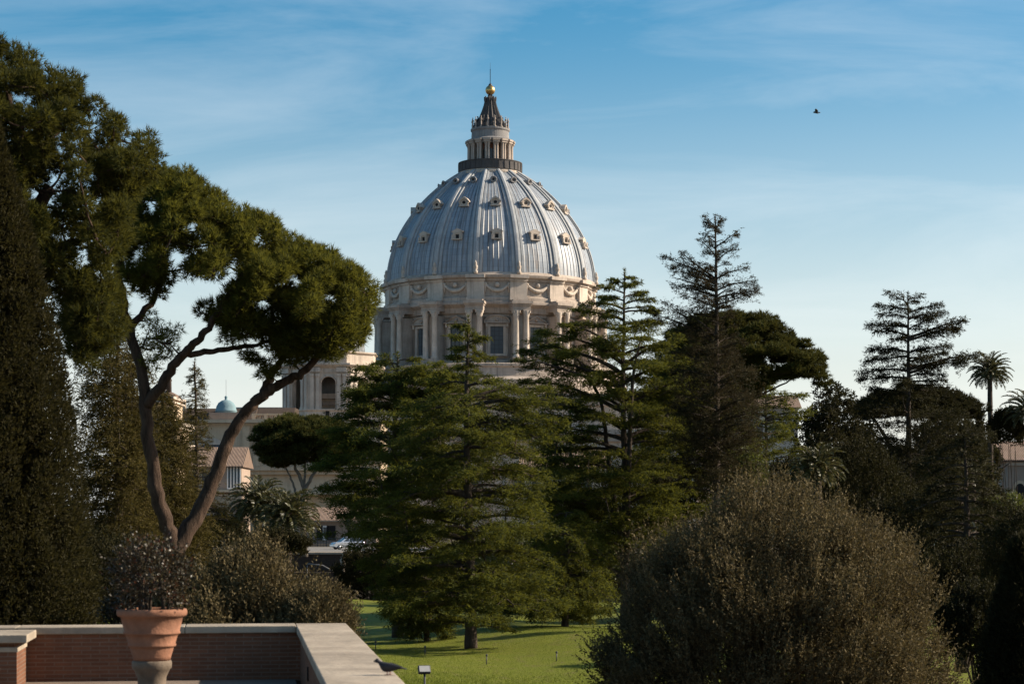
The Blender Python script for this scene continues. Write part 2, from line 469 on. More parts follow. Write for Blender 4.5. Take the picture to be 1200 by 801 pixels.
mb.tube([p, p + nf * .11], .022, 8); mb.tube([p + nf * .11, p + nf * .15 - zz * .02, p + nf * .16 - zz * .10], .02, 8)
mb.tube([p + nf * .06 + zz * .05 - uu * .07, p + nf * .06 + zz * .06, p + nf * .06 + zz * .05 + uu * .05], .016, 6)
mb.tube([p + nf * .06, p + nf * .06 + zz * .06], .014, 6)
tag(mb.build('garden_tap', M['metal']), 'small metal garden tap on the front of the brick pier', 'tap')
mb = MB(); tbox(mb, -30, -.02, -24, .05, floor_z - .3, floor_z); structure(mb.build('terrace_floor', M['floor_stone']))

# terracotta pot on its stone pedestal
pd = 27.3
pc = at(178, 712, pd); px0, py0 = pc[0], pd
rim_z = CZ - 1.20; pot_b = CZ - 1.885
ped = thing('pot_pedestal', 'weathered waisted stone pedestal under the terracotta pot', 'pedestal', (px0, py0, floor_z))
mb = MB(); h = pot_b - floor_z
mb.box((px0, py0, floor_z + .05), (.62, .62, .1), .3)
mb.build('base_slab', M['pedestal'], ped, .015)
mb = MB(); mb.lathe([(.27, floor_z + .1), (.28, floor_z + .15), (.22, floor_z + .19), (.185, floor_z + .30), (.19, floor_z + .44), (.235, pot_b - .13), (.262, pot_b - .10), (.265, pot_b - .03), (.25, pot_b - .003)], (px0, py0), 32)
mb.build('shaft', M['pedestal'], ped)
pot = thing('terracotta_pot', 'large ribbed terracotta pot on a stone pedestal beside the parapet', 'pot', (px0, py0, pot_b))
H = rim_z - pot_b
prof = [(.001, 0), (.245, 0), (.255, .05), (.285, .15), (.292, .18), (.315, .185), (.322, .205), (.312, .225), (.335, .31), (.352, .345), (.372, .352), (.378, .372), (.366, .392), (.395, .50), (.412, .575), (.445, .585), (.462, .605), (.468, .64), (.462, .672), (.445, .685), (.42, .685), (.405, .66), (.39, .56)]
mb = MB(); mb.lathe([(r, pot_b + z * H / .685) for r, z in prof], (px0, py0), 48)
mb.build('pot_body', M['terracotta'], pot)
mb = MB(); mb.lathe([(.001, pot_b + .575 * H / .685), (.39, pot_b + .57 * H / .685)], (px0, py0), 32); mb.build('soil', M['earth'], pot)

# ------------------------------------------------------------------ basilica
DX, DY = (574.5 - 600) / F * 540, 540.0
S = .225
def zz_(y): return CZ + (HZ - y) * S
bas = thing('basilica', 'great domed basilica of pale stone with ribbed lead dome and columned drum', 'basilica', (DX, DY, 6.0))
PH0 = math.radians(-90 - 7)                         # a buttress stands 7 degrees left of the view line
SEC = math.radians(22.5)
def pol(r, a, z): return np.array([DX + r * math.cos(a), DY + r * math.sin(a), z])
def spin(mb, name, mat, n=16, off=0.0, kids=(), parent=None, bevel=0.0, every=None):
    """one mesh built at angle PH0, then copies turned about the dome's axis"""
    o0 = mb.build(name, mat, bas, bevel)
    ks = []
    for nm, m2, mat2 in kids:
        k = m2.build(nm, mat2, o0); ks.append(k)
    idx = [i for i in range(1, n)]
    for i in idx:
        c = o0.copy(); COL.objects.link(c); c.parent = bas; c.rotation_euler = (0, 0, 2 * math.pi / n * i)
        for k in ks:
            d = k.copy(); COL.objects.link(d); d.parent = c
    return o0
def radial_box(mb, r0, r1, wid, z0, z1, a=PH0, side=0.0, taper=1.0):
    c = pol((r0 + r1) / 2, a, (z0 + z1) / 2) + np.array([-math.sin(a), math.cos(a), 0]) * side
    mb.box(c, (abs(r1 - r0), wid, abs(z1 - z0)), a, taper)

# body and podium
mb = MB()
mb.box((DX + 4, DY + 30, 22.5), (150, 70, 33)); mb.box((DX, DY, 22.5), (84, 84, 32.9)); mb.box((DX - 10, DY - 25, 18), (120, 50, 24))
mb.build('body_wall', M['travertine_pale'], bas)
mb = MB()
for x0, x1, y0, z in ((DX - 42, DX + 42, DY - 42, 39), (DX - 70, DX + 50, DY - 50, 30)):
    mb.box(((x0 + x1) / 2, y0 + 1, z + .6), (x1 - x0 + 3, 6, 1.2)); mb.box(((x0 + x1) / 2, y0 + 1.2, z - 1.2), (x1 - x0 + 1.6, 4.5, .8))
mb.build('body_cornice', M['travertine'], bas)
for k in range(11):
    x = DX - 64 + k * 11
    mb = MB(); mb.box((x, DY - 50.3, 18), (2.6, 1.2, 23.6)); mb.build('pilaster', M['travertine_pale'], bas)
    mb = MB(); mb.box((x + 5.5, DY - 50.15, 20), (3.4, .9, 6)); o = mb.build('body_window', M['travertine'], bas)
    mb = MB(); mb.box((x + 5.5, DY - 50.4, 20), (2.3, .9, 4.8)); mb.build('pane', M['window_glass'], o)
mb = MB()
mb.lathe([(36, 38), (36, 44.3), (35.2, 44.9), (34.6, 45.1), (34.4, 47.3), (34.9, 47.6), (34.9, 48.2), (33, 48.5), (25, 48.6)], (DX, DY), 96, smooth=False)
mb.build('podium', M['travertine'], bas)
# drum wall and attic
mb = MB()
mb.lathe([(27.1, 48.4), (27.1, 49.6), (26.2, 49.9), (25.6, 50.1), (25.6, 60.3), (25.9, 60.5), (25.9, 61.2), (26.5, 61.5), (26.6, 62.8), (27.3, 63.2), (28.0, 63.6), (28.0, 64.2), (27.0, 64.6)], (DX, DY), 128, smooth=False)
mb.build('drum_wall', M['travertine'], bas)
mb = MB()
mb.lathe([(27.6, 64.3), (27.6, 65.3), (27.25, 65.5), (26.95, 65.8), (26.95, 69.3), (27.3, 69.5), (27.4, 70.0), (28.2, 70.3), (28.35, 70.9), (27.9, 71.2), (27.6, 71.6), (27.0, 71.9)], (DX, DY), 128, smooth=False)
mb.build('attic_wall', M['travertine'], bas)
# buttress with paired columns
b = MB()
radial_box(b, 25.3, 29.4, 3.3, 48.9, 60.8); radial_box(b, 25.3, 31.3, 5.0, 48.5, 49.9)
radial_box(b, 25.3, 30.75, 4.6, 61.9, 63.0); radial_box(b, 25.3, 31.1, 4.95, 63.0, 63.45); radial_box(b, 25.3, 31.5, 5.4, 63.45, 64.1); radial_box(b, 25.3, 30.2, 4.2, 64.1, 64.6)
def column_mb(side):
    m = MB(); tn = np.array([-math.sin(PH0), math.cos(PH0), 0]); c = pol(30.05, PH0, 0) + tn * side
    m.lathe([(1.0, 49.9), (1.02, 50.15), (.9, 50.3), (.95, 50.45), (.76, 50.6), (.78, 53), (.66, 60.1), (.72, 60.2), (.70, 60.35), (.86, 60.7), (.80, 60.9), (1.0, 61.35), (.92, 61.45), (1.08, 61.7)], c, 18)
    m.box((c[0], c[1], 61.8), (1.95, 1.95, .2), PH0)
    for k in range(4):
        a = PH0 + math.pi / 4 + k * math.pi / 2
        m.box((c[0] + 1.0 * math.cos(a), c[1] + 1.0 * math.sin(a), 61.45), (.4, .4, .5), a)
    return m
spin(b, 'buttress', M['travertine'], kids=[('column', column_mb(-1.3), M['travertine_pale']), ('column', column_mb(1.3), M['travertine_pale'])])
# attic pilaster above each buttress, garland between
mb = MB(); radial_box(mb, 26.5, 27.75, 4.4, 65.0, 69.45); radial_box(mb, 26.5, 28.1, 4.7, 69.4, 69.95); radial_box(mb, 26.5, 28.9, 4.9, 70.1, 70.95); radial_box(mb, 26.5, 28.2, 4.7, 64.6, 65.35)
spin(mb, 'attic_pilaster', M['travertine_pale'])
A2 = PH0 + SEC / 2
mb = MB()
pts = []; rad = []
for i in range(13):
    t = -1 + i / 6
    a = A2 + t * 2.9 / 27.2
    pts.append(pol(27.25, a, 68.6 - 1.55 * (1 - t * t))); rad.append(.24 + .26 * (1 - t * t))
mb.tube(pts, rad, 8)
for t in (-1, 1):
    a = A2 + t * 2.95 / 27.2
    mb.tube([pol(27.2, a, 68.9), pol(27.25, a, 68), pol(27.15, a, 66.6)], [.3, .28, .12], 6)
    mb.ball(pol(27.25, a, 68.75), .42, 8, 6)
mb.ball(pol(27.3, A2, 68.5), .6, 10, 8)
for t in (-.5, .5): mb.ball(pol(27.25, A2 + t * 2.2 / 27.2, 67.1), .42, 8, 6)
spin(mb, 'garland', M['travertine_pale'])
mb = MB()
for s_, w in ((-1, 0), (1, 0)): radial_box(mb, 26.8, 27.06, .22, 65.9, 69.2, A2, s_ * 3.35)
radial_box(mb, 26.8, 27.06, 6.9, 65.75, 65.95, A2); radial_box(mb, 26.8, 27.06, 6.9, 69.05, 69.25, A2)
spin(mb, 'panel_frame', M['travertine'])
# drum windows, pediments turn and turn about
def ped_poly(kind, w, h):
    if kind: return [(-w, 0), (w, 0), (w, .22)] + [(w * math.cos(t), .22 + h * math.sin(t)) for t in np.linspace(.06, math.pi - .06, 13)] + [(-w, .22)]
    return [(-w, 0), (w, 0), (w, .22), (0, h + .2), (-w, .22)]
for kind, first in ((1, 0), (0, 1)):
    a = A2 + first * SEC
    tn = np.array([-math.sin(a), math.cos(a), 0]); rn = np.array([math.cos(a), math.sin(a), 0]); up = np.array([0, 0, 1.0])
    fr = MB()
    for sd in (-1, 1): radial_box(fr, 25.3, 26.25, .62, 51.3, 58.4, a, sd * 1.95); radial_box(fr, 25.3, 26.0, .5, 51.3, 58.6, a, sd * 2.5)
    radial_box(fr, 25.3, 26.3, 4.52, 58.15, 58.75, a); radial_box(fr, 25.3, 26.6, 5.2, 50.7, 51.3, a)
    for sd in (-1, 1): radial_box(fr, 25.3, 26.75, .5, 58.0, 58.95, a, sd * 2.6)
    gl = MB(); radial_box(gl, 25.2, 25.75, 3.3, 51.3, 58.15, a)
    br = MB()
    for sd in (-.55, .55): radial_box(br, 25.3, 25.85, .09, 51.3, 58.15, a, sd)
    for q in range(1, 6): radial_box(br, 25.3, 25.84, 3.2, 51.3 + q * 1.12, 51.38 + q * 1.12, a)
    pe = MB()
    O = pol(25.4, a, 58.95)
    outer = ped_poly(kind, 3.2, 1.75)
    pe.prism(outer, O, tn, up, rn * 1.0)
    rimw = MB()
    P = [O + rn * 1.15 + tn * q[0] + up * q[1] for q in outer[2:]]
    pe.tube(P, .24, 5); pe.box(O + rn * .75 + up * .12, (1.6, 6.7, .26), a)
    pe.ball(O + rn * 1.05 + up * .85, .45, 8, 6)
    o0 = fr.build('drum_window', M['travertine_pale'], bas)
    ks = [gl.build('pane', M['blind'] if kind else M['window_glass'], o0), br.build('glazing_bar', M['iron'], o0), pe.build('pediment', M['travertine'], o0)]
    for i in range(1, 8):
        c = o0.copy(); COL.objects.link(c); c.parent = bas; c.rotation_euler = (0, 0, 2 * SEC * i)
        for k in ks:
            d = k.copy(); COL.objects.link(d); d.parent = c
# shell
SH = [(71.4, 27.3), (75, 26.95), (78.6, 26.1), (82.5, 24.55), (85.8, 22.75), (88.8, 20.75), (93.2, 17.0), (97, 12.5), (100.4, 7.6)]
SZ = np.array([q[0] for q in SH]); SR = np.array([q[1] for q in SH])
from numpy import polyfit, polyval
PF = polyfit(SZ - 71.4, SR ** 2, 4)
def shell_r(z): return math.sqrt(max(polyval(PF, z - 71.4), .2))
zs = 71.4 + 29.0 * np.sin(np.linspace(0, math.pi / 2, 41))
rs = [shell_r(z) for z in zs]
mb = MB(); mb.lathe(list(zip(rs, zs)), (DX, DY), 192)
mb.f = mb.f[:-2]; mb.sm = mb.sm[:-2]
shell = mb.build('dome_shell', M['lead'], bas)
arc = np.concatenate([[0], np.cumsum(np.hypot(np.diff(zs), np.diff(rs)))])
uvd = shell.data.uv_layers[0].data
for p in shell.data.polygons:                        # u counts the strips round each sector (16 strips of 1.25 m at the base), v runs up
    for li in p.loop_indices:
        vi = shell.data.loops[li].vertex_index
        j, i = divmod(vi, 192)
        if i == 0 and any(shell.data.loops[q].vertex_index % 192 == 191 for q in p.loop_indices): i = 192
        uvd[li].uv = (i / 192 * 16 * 8 * 1.25 + .3, arc[j])
# ribs
rb = MB()
prev = None
prof_r = [(-1, -.1), (-1, .28), (-.62, .30), (-.60, .16), (-.42, .16), (-.40, .62), (0, .74), (.40, .62), (.42, .16), (.60, .16), (.62, .30), (1, .28), (1, -.1)]
V = []; tn = np.array([-math.sin(PH0), math.cos(PH0), 0]); rn = np.array([math.cos(PH0), math.sin(PH0), 0])
for j in range(0, 41):
    z, r = zs[j], rs[j]
    jn = min(j + 1, 40); jp = max(j - 1, 0)
    d = np.array([rs[jn] - rs[jp], zs[jn] - zs[jp]]); d /= np.linalg.norm(d); nr, nz_ = d[1], -d[0]
    hw = .62 + .95 * (r / 27.3)
    for wx, hh in prof_r: V.append(np.array([DX, DY, z]) + rn * (r + nr * hh) + np.array([0, 0, nz_ * hh]) + tn * wx * hw)
k = len(prof_r)
rb.add(V, [(j * k + i, j * k + i + 1, (j + 1) * k + i + 1, (j + 1) * k + i) for j in range(40) for i in range(k - 1)])
spin(rb, 'rib', M['rib_lead'])
# rib feet ornaments
mb = MB(); mb.lathe([(.55, 71.2), (.6, 71.8), (.35, 72.0), (.55, 72.6), (.6, 73.1), (.3, 73.5), (.4, 73.8), (.12, 74.4), (.001, 74.6)], pol(28.0, PH0, 0), 10)
spin(mb, 'rib_finial', M['travertine_pale'])
# dormers: three rows
def dormer(z, w, h, kind):
    a = A2; r = shell_r(z); tn = np.array([-math.sin(a), math.cos(a), 0]); rn = np.array([math.cos(a), math.sin(a), 0]); up = np.array([0, 0, 1.0])
    slope = (shell_r(z + h) - r)
    depth = -slope + .7
    O = pol(r + .35, a, z); m = MB(); dk = MB()
    hw = w / 2
    if kind == 'gable':
        m.prism([(-hw, 0), (-hw * .5, 0), (-hw * .5, h * .62), (hw * .5, h * .62), (hw * .5, 0), (hw, 0), (hw, h * .72), (hw * 1.3, h * .74), (hw * 1.3, h * .84), (0, h * 1.16), (-hw * 1.3, h * .84), (-hw * 1.3, h * .74), (-hw, h * .72)], O, tn, up, -rn * (depth + .5))
        m.box(O + up * -.12 + rn * .1, (.9, w * 1.15, .26), a)
        for sd in (-1, 1): m.box(O + tn * sd * hw * 1.02 + up * .5 + rn * .1, (.4, .35, 1.0), a)
        dk.box(O - rn * .3 + up * h * .27, (.2, hw * .7, h * .44), a); m.box(O - rn * .32 + up * h * .31, (.2, hw * 1.1, h * .64), a)
    else:
        ring = [(hw * math.cos(t), h * .5 + h * .5 * math.sin(t)) for t in np.linspace(0, 2 * math.pi, 20, endpoint=False)]
        m.prism(ring, O, tn, up, -rn * (depth + .4))
        m.tube([O + rn * .05 + tn * q[0] + up * q[1] for q in ring + ring[:1]], .2, 6)
        if kind == 'hood': m.prism([(-hw * 1.35, h * .62), (-hw * 1.3, h * .5), (-hw * .95, h * .72), (0, h * 1.0), (hw * .95, h * .72), (hw * 1.3, h * .5), (hw * 1.35, h * .62), (hw * .7, h * 1.05), (0, h * 1.3), (-hw * .7, h * 1.05)], O + rn * .25, tn, up, -rn * (depth * .6)); m.box(O + up * .05, (.7, w * 1.2, .3), a)
        dk.prism([(q[0] * .42, h * .5 + (q[1] - h * .5) * .42) for q in ring], O + rn * .02, tn, up, rn * .03)
    return m, dk
for z, w, h, kd in ((80.3, 2.4, 2.3, 'gable'), (89.3, 2.2, 1.85, 'hood'), (96.5, 1.5, 1.3, 'round')):
    m, dk = dormer(z, w, h, kd)
    spin(m, 'dormer', M['travertine_pale'] if kd != 'round' else M['grey_stone'], kids=[('dormer_opening', dk, M['opening'])])
# gallery, lantern, spire, ball, cross
mb = MB(); mb.lathe([(8.0, 99.6), (8.5, 99.9), (8.6, 100.3), (8.2, 100.5), (8.1, 101.0)], (DX, DY), 64, smooth=False); mb.build('gallery_base', M['travertine_pale'], bas)
mb = MB(); mb.lathe([(8.2, 100.9), (8.35, 101.0), (8.3, 103.1), (8.45, 103.2), (8.45, 103.4), (8.0, 103.4), (7.9, 102.9), (5, 102.9)], (DX, DY), 64, smooth=False)
for i in range(64):
    a = i / 64 * 2 * math.pi
    if i % 2: mb.box(pol(8.38, a, 102.05), (.22, .34, 1.9), a)
gal = mb.build('gallery', M['dark_stone'], bas)
mb = MB(); mb.lathe([(4.3, 102.5), (4.3, 108.4), (5.0, 108.4)], (DX, DY), 32); lan = mb.build('lantern_core', M['terracotta_wall'], bas)
mb = MB()
for sd in (-.36, .36):
    c = pol(5.75, PH0, 0) + np.array([-math.sin(PH0), math.cos(PH0), 0]) * sd
    mb.lathe([(.42, 102.9), (.42, 103.5), (.33, 103.6), (.29, 107.4), (.42, 107.9), (.45, 108.1)], c, 10)
radial_box(mb, 4.2, 5.3, .6, 102.9, 108.1)
radial_box(mb, 4.2, 6.35, 1.7, 108.1, 108.6); radial_box(mb, 4.2, 6.55, 1.9, 108.6, 109.1)
spin(mb, 'lantern_column', M['travertine'])
mb = MB(); tn = np.array([-math.sin(A2), math.cos(A2), 0]); rn = np.array([math.cos(A2), math.sin(A2), 0])
mb.prism([(-.42, 0), (.42, 0), (.42, 2.7)] + [(.42 * math.cos(t), 2.7 + .42 * math.sin(t)) for t in np.linspace(.2, math.pi - .2, 7)] + [(-.42, 2.7)], pol(4.25, A2, 103.6), tn, np.array([0, 0, 1.0]), rn * .12)
spin(mb, 'lantern_window', M['window_glass'])
mb = MB(); mb.lathe([(4.6, 108.0), (5.6, 108.1), (5.7, 108.6), (6.1, 108.8), (6.2, 109.3), (5.5, 109.6), (5.0, 109.8), (4.9, 111.6), (5.15, 111.9), (5.2, 112.3), (4.6, 112.5)], (DX, DY), 48, smooth=False)
mb.build('lantern_top', M['grey_stone'], bas)
mb = MB(); mb.lathe([(.32, 112.2), (.36, 112.6), (.15, 112.8), (.22, 113.6), (.12, 114.0), (.3, 114.4), (.3, 114.6), (.08, 114.7), (.14, 115.1), (.01, 115.4)], pol(4.75, PH0, 0), 8)
spin(mb, 'candelabrum', M['travertine'])
mb = MB()
V = []
cone = [(4.35, 112.4), (4.2, 113.2), (3.4, 114.2), (2.75, 115.4), (2.15, 117), (1.65, 118.6), (1.3, 120.2), (1.0, 120.8), (.65, 121.0), (.55, 121.5)]
n = 32
for r, z in cone:
    for i in range(n): V.append(pol(r * (1.1 if i % 2 else .9), i * 2 * math.pi / n, z))
mb.add(V, [(j * n + i, j * n + (i + 1) % n, (j + 1) * n + (i + 1) % n, (j + 1) * n + i) for j in range(len(cone) - 1) for i in range(n)])
for i in range(8):
    a = PH0 + i * math.pi / 4; mb.tube([pol(1.35, a, 119.4), pol(1.55, a, 120.3), pol(1.5, a, 121.0)], [.2, .14, .2], 5)
    a += math.pi / 8; mb.tube([pol(3.4, a, 113.4), pol(3.7, a, 114.4), pol(3.3, a, 115.2), pol(3.45, a, 115.7)], [.35, .25, .16, .2], 5)
mb.build('spire', M['dark_stone'], bas)
mb = MB(); mb.ball((DX, DY, 122.75), 1.28, 24, 16); mb.build('gilt_ball', M['gilt'], bas)
mb = MB(); mb.lathe([(.55, 123.9), (.4, 124.3), (.15, 124.6)], (DX, DY), 10); mb.box((DX, DY, 126.4), (.16, .2, 3.9)); mb.box((DX, DY, 126.9), (.14, 2.4, .2))
mb.tube([(DX, DY, 128.3), (DX, DY, 130)], .03, 5); mb.build('cross', M['iron'], bas)

# corner pavilion under the smaller dome (octagon)
PX, PY = (388.5 - 600) / F * 500, 503.0
apo = 11.4; side = 9.45
z0, z1 = 33.8, 52.0
pv = MB(); trim = MB(); wallo = MB(); pil = MB()
pav = None
wl = MB(); hw = side / 2; aw = 1.7
for i in range(8):
    a = -math.pi / 2 + i * math.pi / 4
    tn = np.array([-math.sin(a), math.cos(a), 0]); rn = np.array([math.cos(a), math.sin(a), 0]); up = np.array([0, 0, 1.0])
    O = np.array([PX, PY, 36.2]) + rn * apo
    arch = [(aw * math.cos(t), 6.2 + aw * math.sin(t)) for t in np.linspace(0, math.pi, 13)]
    poly = [(-hw, 0), (-aw, 0), (-aw, 6.2)] + arch[::-1][1:-1] + [(aw, 6.2), (aw, 0), (hw, 0), (hw, 8.8), (-hw, 8.8)]
    wl.prism(poly, O, tn, up, -rn * 1.3)
    pil.tube([O + tn * q[0] * 1.12 + up * (q[1] if q[1] > 6 else 6.2) + rn * .05 for q in arch], .16, 5)
    for u_ in (-3.9, -2.55, 2.55, 3.9):
        pil.box(O + tn * u_ + up * 4.0 + rn * .2, (.5, .85, 8.0), a); pil.box(O + tn * u_ + up * 8.2 + rn * .28, (.75, 1.1, .7), a); pil.box(O + tn * u_ + up * .25 + rn * .26, (.7, 1.05, .5), a)
    for sd in (-3.2, 3.2): trim.box(O + tn * sd + up * 9.4 + rn * .3, (1.3, 2.6, 1.1), a)
bn = [(q[0] / math.cos(math.pi / 8), q[1]) for q in ((apo + .5, 31), (apo + .5, 35.7), (apo + .9, 35.9), (apo + .9, 36.25), (apo - 2, 36.3))]
def octa(mb, prof): mb.lathe([(r / math.cos(math.pi / 8), z) for r, z in prof], (PX, PY), 8, math.pi / 8, math.pi / 8 + 2 * math.pi, smooth=False)
pv = MB(); octa(pv, [(apo + .5, 20), (apo + .5, 35.6), (apo + .9, 35.9), (apo + .9, 36.2), (.5, 36.25)]); 
pvb = pv.build('pavilion_base', M['travertine_pale'], bas)
mb = MB(); mb.box((PX - .2, PY - apo - .52, 35.0), (.9, .3, 1.5)); mb.build('slot_window', M['opening'], pvb)
pw = wl.build('pavilion_wall', M['travertine_pale'], bas)
pil.build('pilaster', M['travertine_pale'], pw)
mb = trim; octa(mb, [(apo - 1.2, 44.98), (apo + .2, 45.0), (apo + .2, 46.0), (apo + .7, 46.3), (apo + 1.3, 46.8), (apo + 1.3, 47.2), (apo - 1, 47.4), (apo - 1, 49.6), (apo - .5, 49.9), (apo - .5, 50.2), (apo - 2, 50.4)])
mb.build('entablature', M['travertine_pale'], pw)
mb = MB(); mb.lathe([(8.0, 50.2), (7.9, 52), (7.2, 54), (5.6, 56), (3.2, 57.4), (1.2, 57.9), (1.1, 60), (.3, 60.3), (.01, 62)], (PX, PY), 32); mb.build('small_dome', M['lead'], bas)
mb = MB(); mb.lathe([(3.0, 36.3), (3.0, 44.9)], (PX, PY + 1), 12); mb.build('inner_pier', M['grey_stone'], pw)

# ------------------------------------------------------------------ palace left of the basilica
pdp = 450.0; s2 = pdp / F
def pz(y): return CZ + (HZ - y) * s2
def pxx(x): return (x - 600) * s2
pal = thing('palace', 'long cream palace front with balustrade and small green dome beneath the umbrella pine', 'palace', (pxx(300), pdp, 6))
mb = MB(); x0, x1 = pxx(196), pxx(446)
mb.box(((x0 + x1) / 2, pdp + 12, (6 + pz(495)) / 2), (x1 - x0, 24, pz(495) - 6)); mb.build('wall', M['cream_wall'], pal)
mb = MB()
mb.box(((x0 + x1) / 2, pdp - .3, pz(493.6)), (x1 - x0 + 1, 2.2, .7)); mb.box(((x0 + x1) / 2, pdp + .1, pz(497)), (x1 - x0 + .4, 1.1, .4))
mb.box(((x0 + x1) / 2, pdp - .5, pz(549)), (x1 - x0, 2.6, .8)); mb.box(((x0 + x1) / 2, pdp - .2, pz(553)), (x1 - x0, 1.8, 1.0)); mb.box(((x0 + x1) / 2, pdp - 1.2, pz(578)), (x1 - x0, 3.0, .5))
mb.build('cornice', M['cream_wall'], pal)
for x in (222, 288.5, 301, 352, 420):
    mb = MB(); mb.box((pxx(x), pdp - .05, (pz(548) + pz(497)) / 2), (1.5, .7, pz(498) - pz(548) - .5)); mb.build('pilaster', M['cream_wall'], pal)
bl = MB()
for x0_, x1_ in ((297, 337),):
    bl.box((pxx((x0_ + x1_) / 2), pdp + .6, pz(485.2)), ((x1_ - x0_) * s2, .8, .4)); bl.box((pxx((x0_ + x1_) / 2), pdp + .6, pz(491.6)), ((x1_ - x0_) * s2, .8, .4))
    xx = x0_
    while xx < x1_: bl.lathe([(.14, pz(491.4)), (.24, pz(490)), (.12, pz(487.5)), (.2, pz(485.6))], (pxx(xx) + .3, pdp + .6), 6); xx += 2.9
    for q in (297, 311, 324, 337): bl.box((pxx(q), pdp + .6, pz(488.4)), (.8, .95, 1.5))
bl.build('balustrade', M['cream_wall'], pal)
mb = MB()
mb.prism([(0, 0), (24, 0), (17, pz(476.5) - pz(494)), (5.5, pz(476.5) - pz(494))], (pxx(199), pdp + .9, pz(494)), (0, 1, 0), (0, 0, 1), (pxx(297) - pxx(199), 0, 0))
mb.prism([(0, 0), (18, 0), (13, pz(475) - pz(494)), (6, pz(475) - pz(494))], (pxx(297.1), pdp + 3, pz(494)), (0, 1, 0), (0, 0, 1), (pxx(341) - pxx(297.1), 0, 0))
roofp = mb.build('roof', M['roof_slate'], pal)
mb = MB(); mb.box((pxx(210.5), pdp + 6, pz(473)), (.8, .8, 2.6)); mb.box((pxx(210.5), pdp + 6, pz(469.3)), (1.1, 1.1, .3)); mb.build('chimney', M['cream_wall'], roofp)
cdx, cdz = pxx(262.3), pz(481)
mb = MB(); mb.lathe([(2.35, cdz - 2), (2.35, cdz), (2.5, cdz + .1), (2.3, cdz + .3), (2.15, cdz + 1.1), (1.7, cdz + 1.9), (.9, cdz + 2.45), (.3, cdz + 2.6), (.3, cdz + 3.1), (.38, cdz + 3.2), (.1, cdz + 3.5)], (cdx, pdp + 3.5), 24)
dm = mb.build('copper_dome', M['copper'], pal)
mb = MB(); mb.tube([(cdx, pdp + 3.5, cdz + 3.4), (cdx, pdp + 3.5, cdz + 7)], .03, 4); mb.build('mast', M['iron'], dm)
mb = MB(); mb.box((cdx, pdp + 2.6, pz(488)), (6.8, 4.4, 1.9)); mb.build('dome_base', M['pink_wall'], pal)
mb = MB(); O = np.array([pxx(246), pdp, pz(521)])
mb.prism([(-2.6, 0), (2.6, 0)] + [(2.6 * math.cos(t), .3 + 1.3 * math.sin(t)) for t in np.linspace(0, math.pi, 11)], O + (0, -.75, 0), (1, 0, 0), (0, 0, 1), (0, .8, 0)); mb.build('arched_pediment', M['travertine_pale'], pal)
mb = MB(); mb.prism([(0, 0), (0, 1.7), (-1.6, -.2), (-1.6, -.35)], (pxx(236.5), pdp - .04, pz(530)), (0, 1, 0), (0, 0, 1), (pxx(258) - pxx(236.5), 0, 0)); mb.build('awning', M['tarpaulin'], pal)
for x in (316, 334, 366, 384, 404):
    mb = MB(); mb.box((pxx(x), pdp - .1, pz(526)), (2.0, .4, 3.6)); o = mb.build('window', M['travertine_pale'], pal)
    mb = MB(); mb.box((pxx(x), pdp - .22, pz(526)), (1.3, .3, 2.9)); mb.build('pane', M['window_glass'], o)

# spired church tower at the far left, half behind the pine
tw = thing('bell_tower', 'sunlit cream church corner with stepped cornices and thin dark spire behind pine trunk', 'church', (pxx(188), 400, 6))
s3 = 400 / F
def qz(y): return CZ + (HZ - y) * s3
def qx(x): return (x - 600) * s3
mb = MB(); mb.box((qx(170), 408, (6 + qz(497)) / 2), ((207 - 133) * s3, 14, qz(497) - 6)); mb.box((qx(170), 409, (qz(497) + qz(466)) / 2), ((200 - 140) * s3, 11, qz(466) - qz(497))); mb.build('wall', M['cream_wall'], tw)
mb = MB()
for y, xr, t in ((465, 202, .5), (470, 201, .3), (496, 212, .7), (500, 210, .6), (520, 214, .5), (524, 212, .4)):
    mb.box((qx(170 + (xr - 200) * .5), 408, qz(y)), ((xr - 138) * s3, 15 + (xr - 200) * .18, t))
mb.build('cornice', M['travertine_pale'], tw)
for y in (483, 510, 535):
    mb = MB(); mb.box((qx(191), 400.95 if y > 490 else 403.4, qz(y)), (1.0, .4, 2.2)); mb.build('window', M['window_glass'], tw)
mb = MB(); mb.lathe([(5.4, qz(465)), (4.6, qz(460)), (3.0, qz(456)), (.9, qz(453))], (qx(180), 409), 4, math.pi / 4, math.pi / 4 + 2 * math.pi, smooth=False); mb.build('roof', M['roof_tile'], tw)
mb = MB(); mb.lathe([(.55, qz(460)), (.5, qz(444)), (.62, qz(443)), (.3, qz(438)), (.06, qz(430)), (.02, qz(420))], (qx(191), 407), 8); mb.build('spire', M['roof_slate'], tw)

# tiled house with the tall white window
hd = 300.0; s4 = hd / F
def hz(y): return CZ + (HZ - y) * s4
def hx(x): return (x - 600) * s4
hs = thing('tiled_house', 'brown house with clay tile roof and tall white framed window beside the leaning pine', 'house', (hx(260), hd, 6))
mb = MB(); mb.box((hx(250), hd + 5, (6 + hz(546)) / 2), (hx(283) - hx(217), 10, hz(546) - 6)); mb.build('wall', M['pink_wall'], hs)
mb = MB(); w = hx(286) - hx(214)
mb.prism([(-1.1, 0), (11.1, 0), (11.1, .12), (5, 3.1), (-1.1, .12)], (hx(214), hd, hz(547)), (0, 1, 0), (0, 0, 1), (w, 0, 0)); mb.build('roof', M['roof_tile'], hs)
mb = MB()
for x in (266.8, 270.6, 274.2, 277.8, 281.6): mb.box((hx(x), hd - .09, hz(559)), (.16, .18, hz(545.5) - hz(572)))
for y in (546, 572): mb.box((hx(274.2), hd - .1, hz(y)), (hx(282) - hx(266.4), .2, .2))
wn_ = mb.build('window', M['white_paint'], hs)
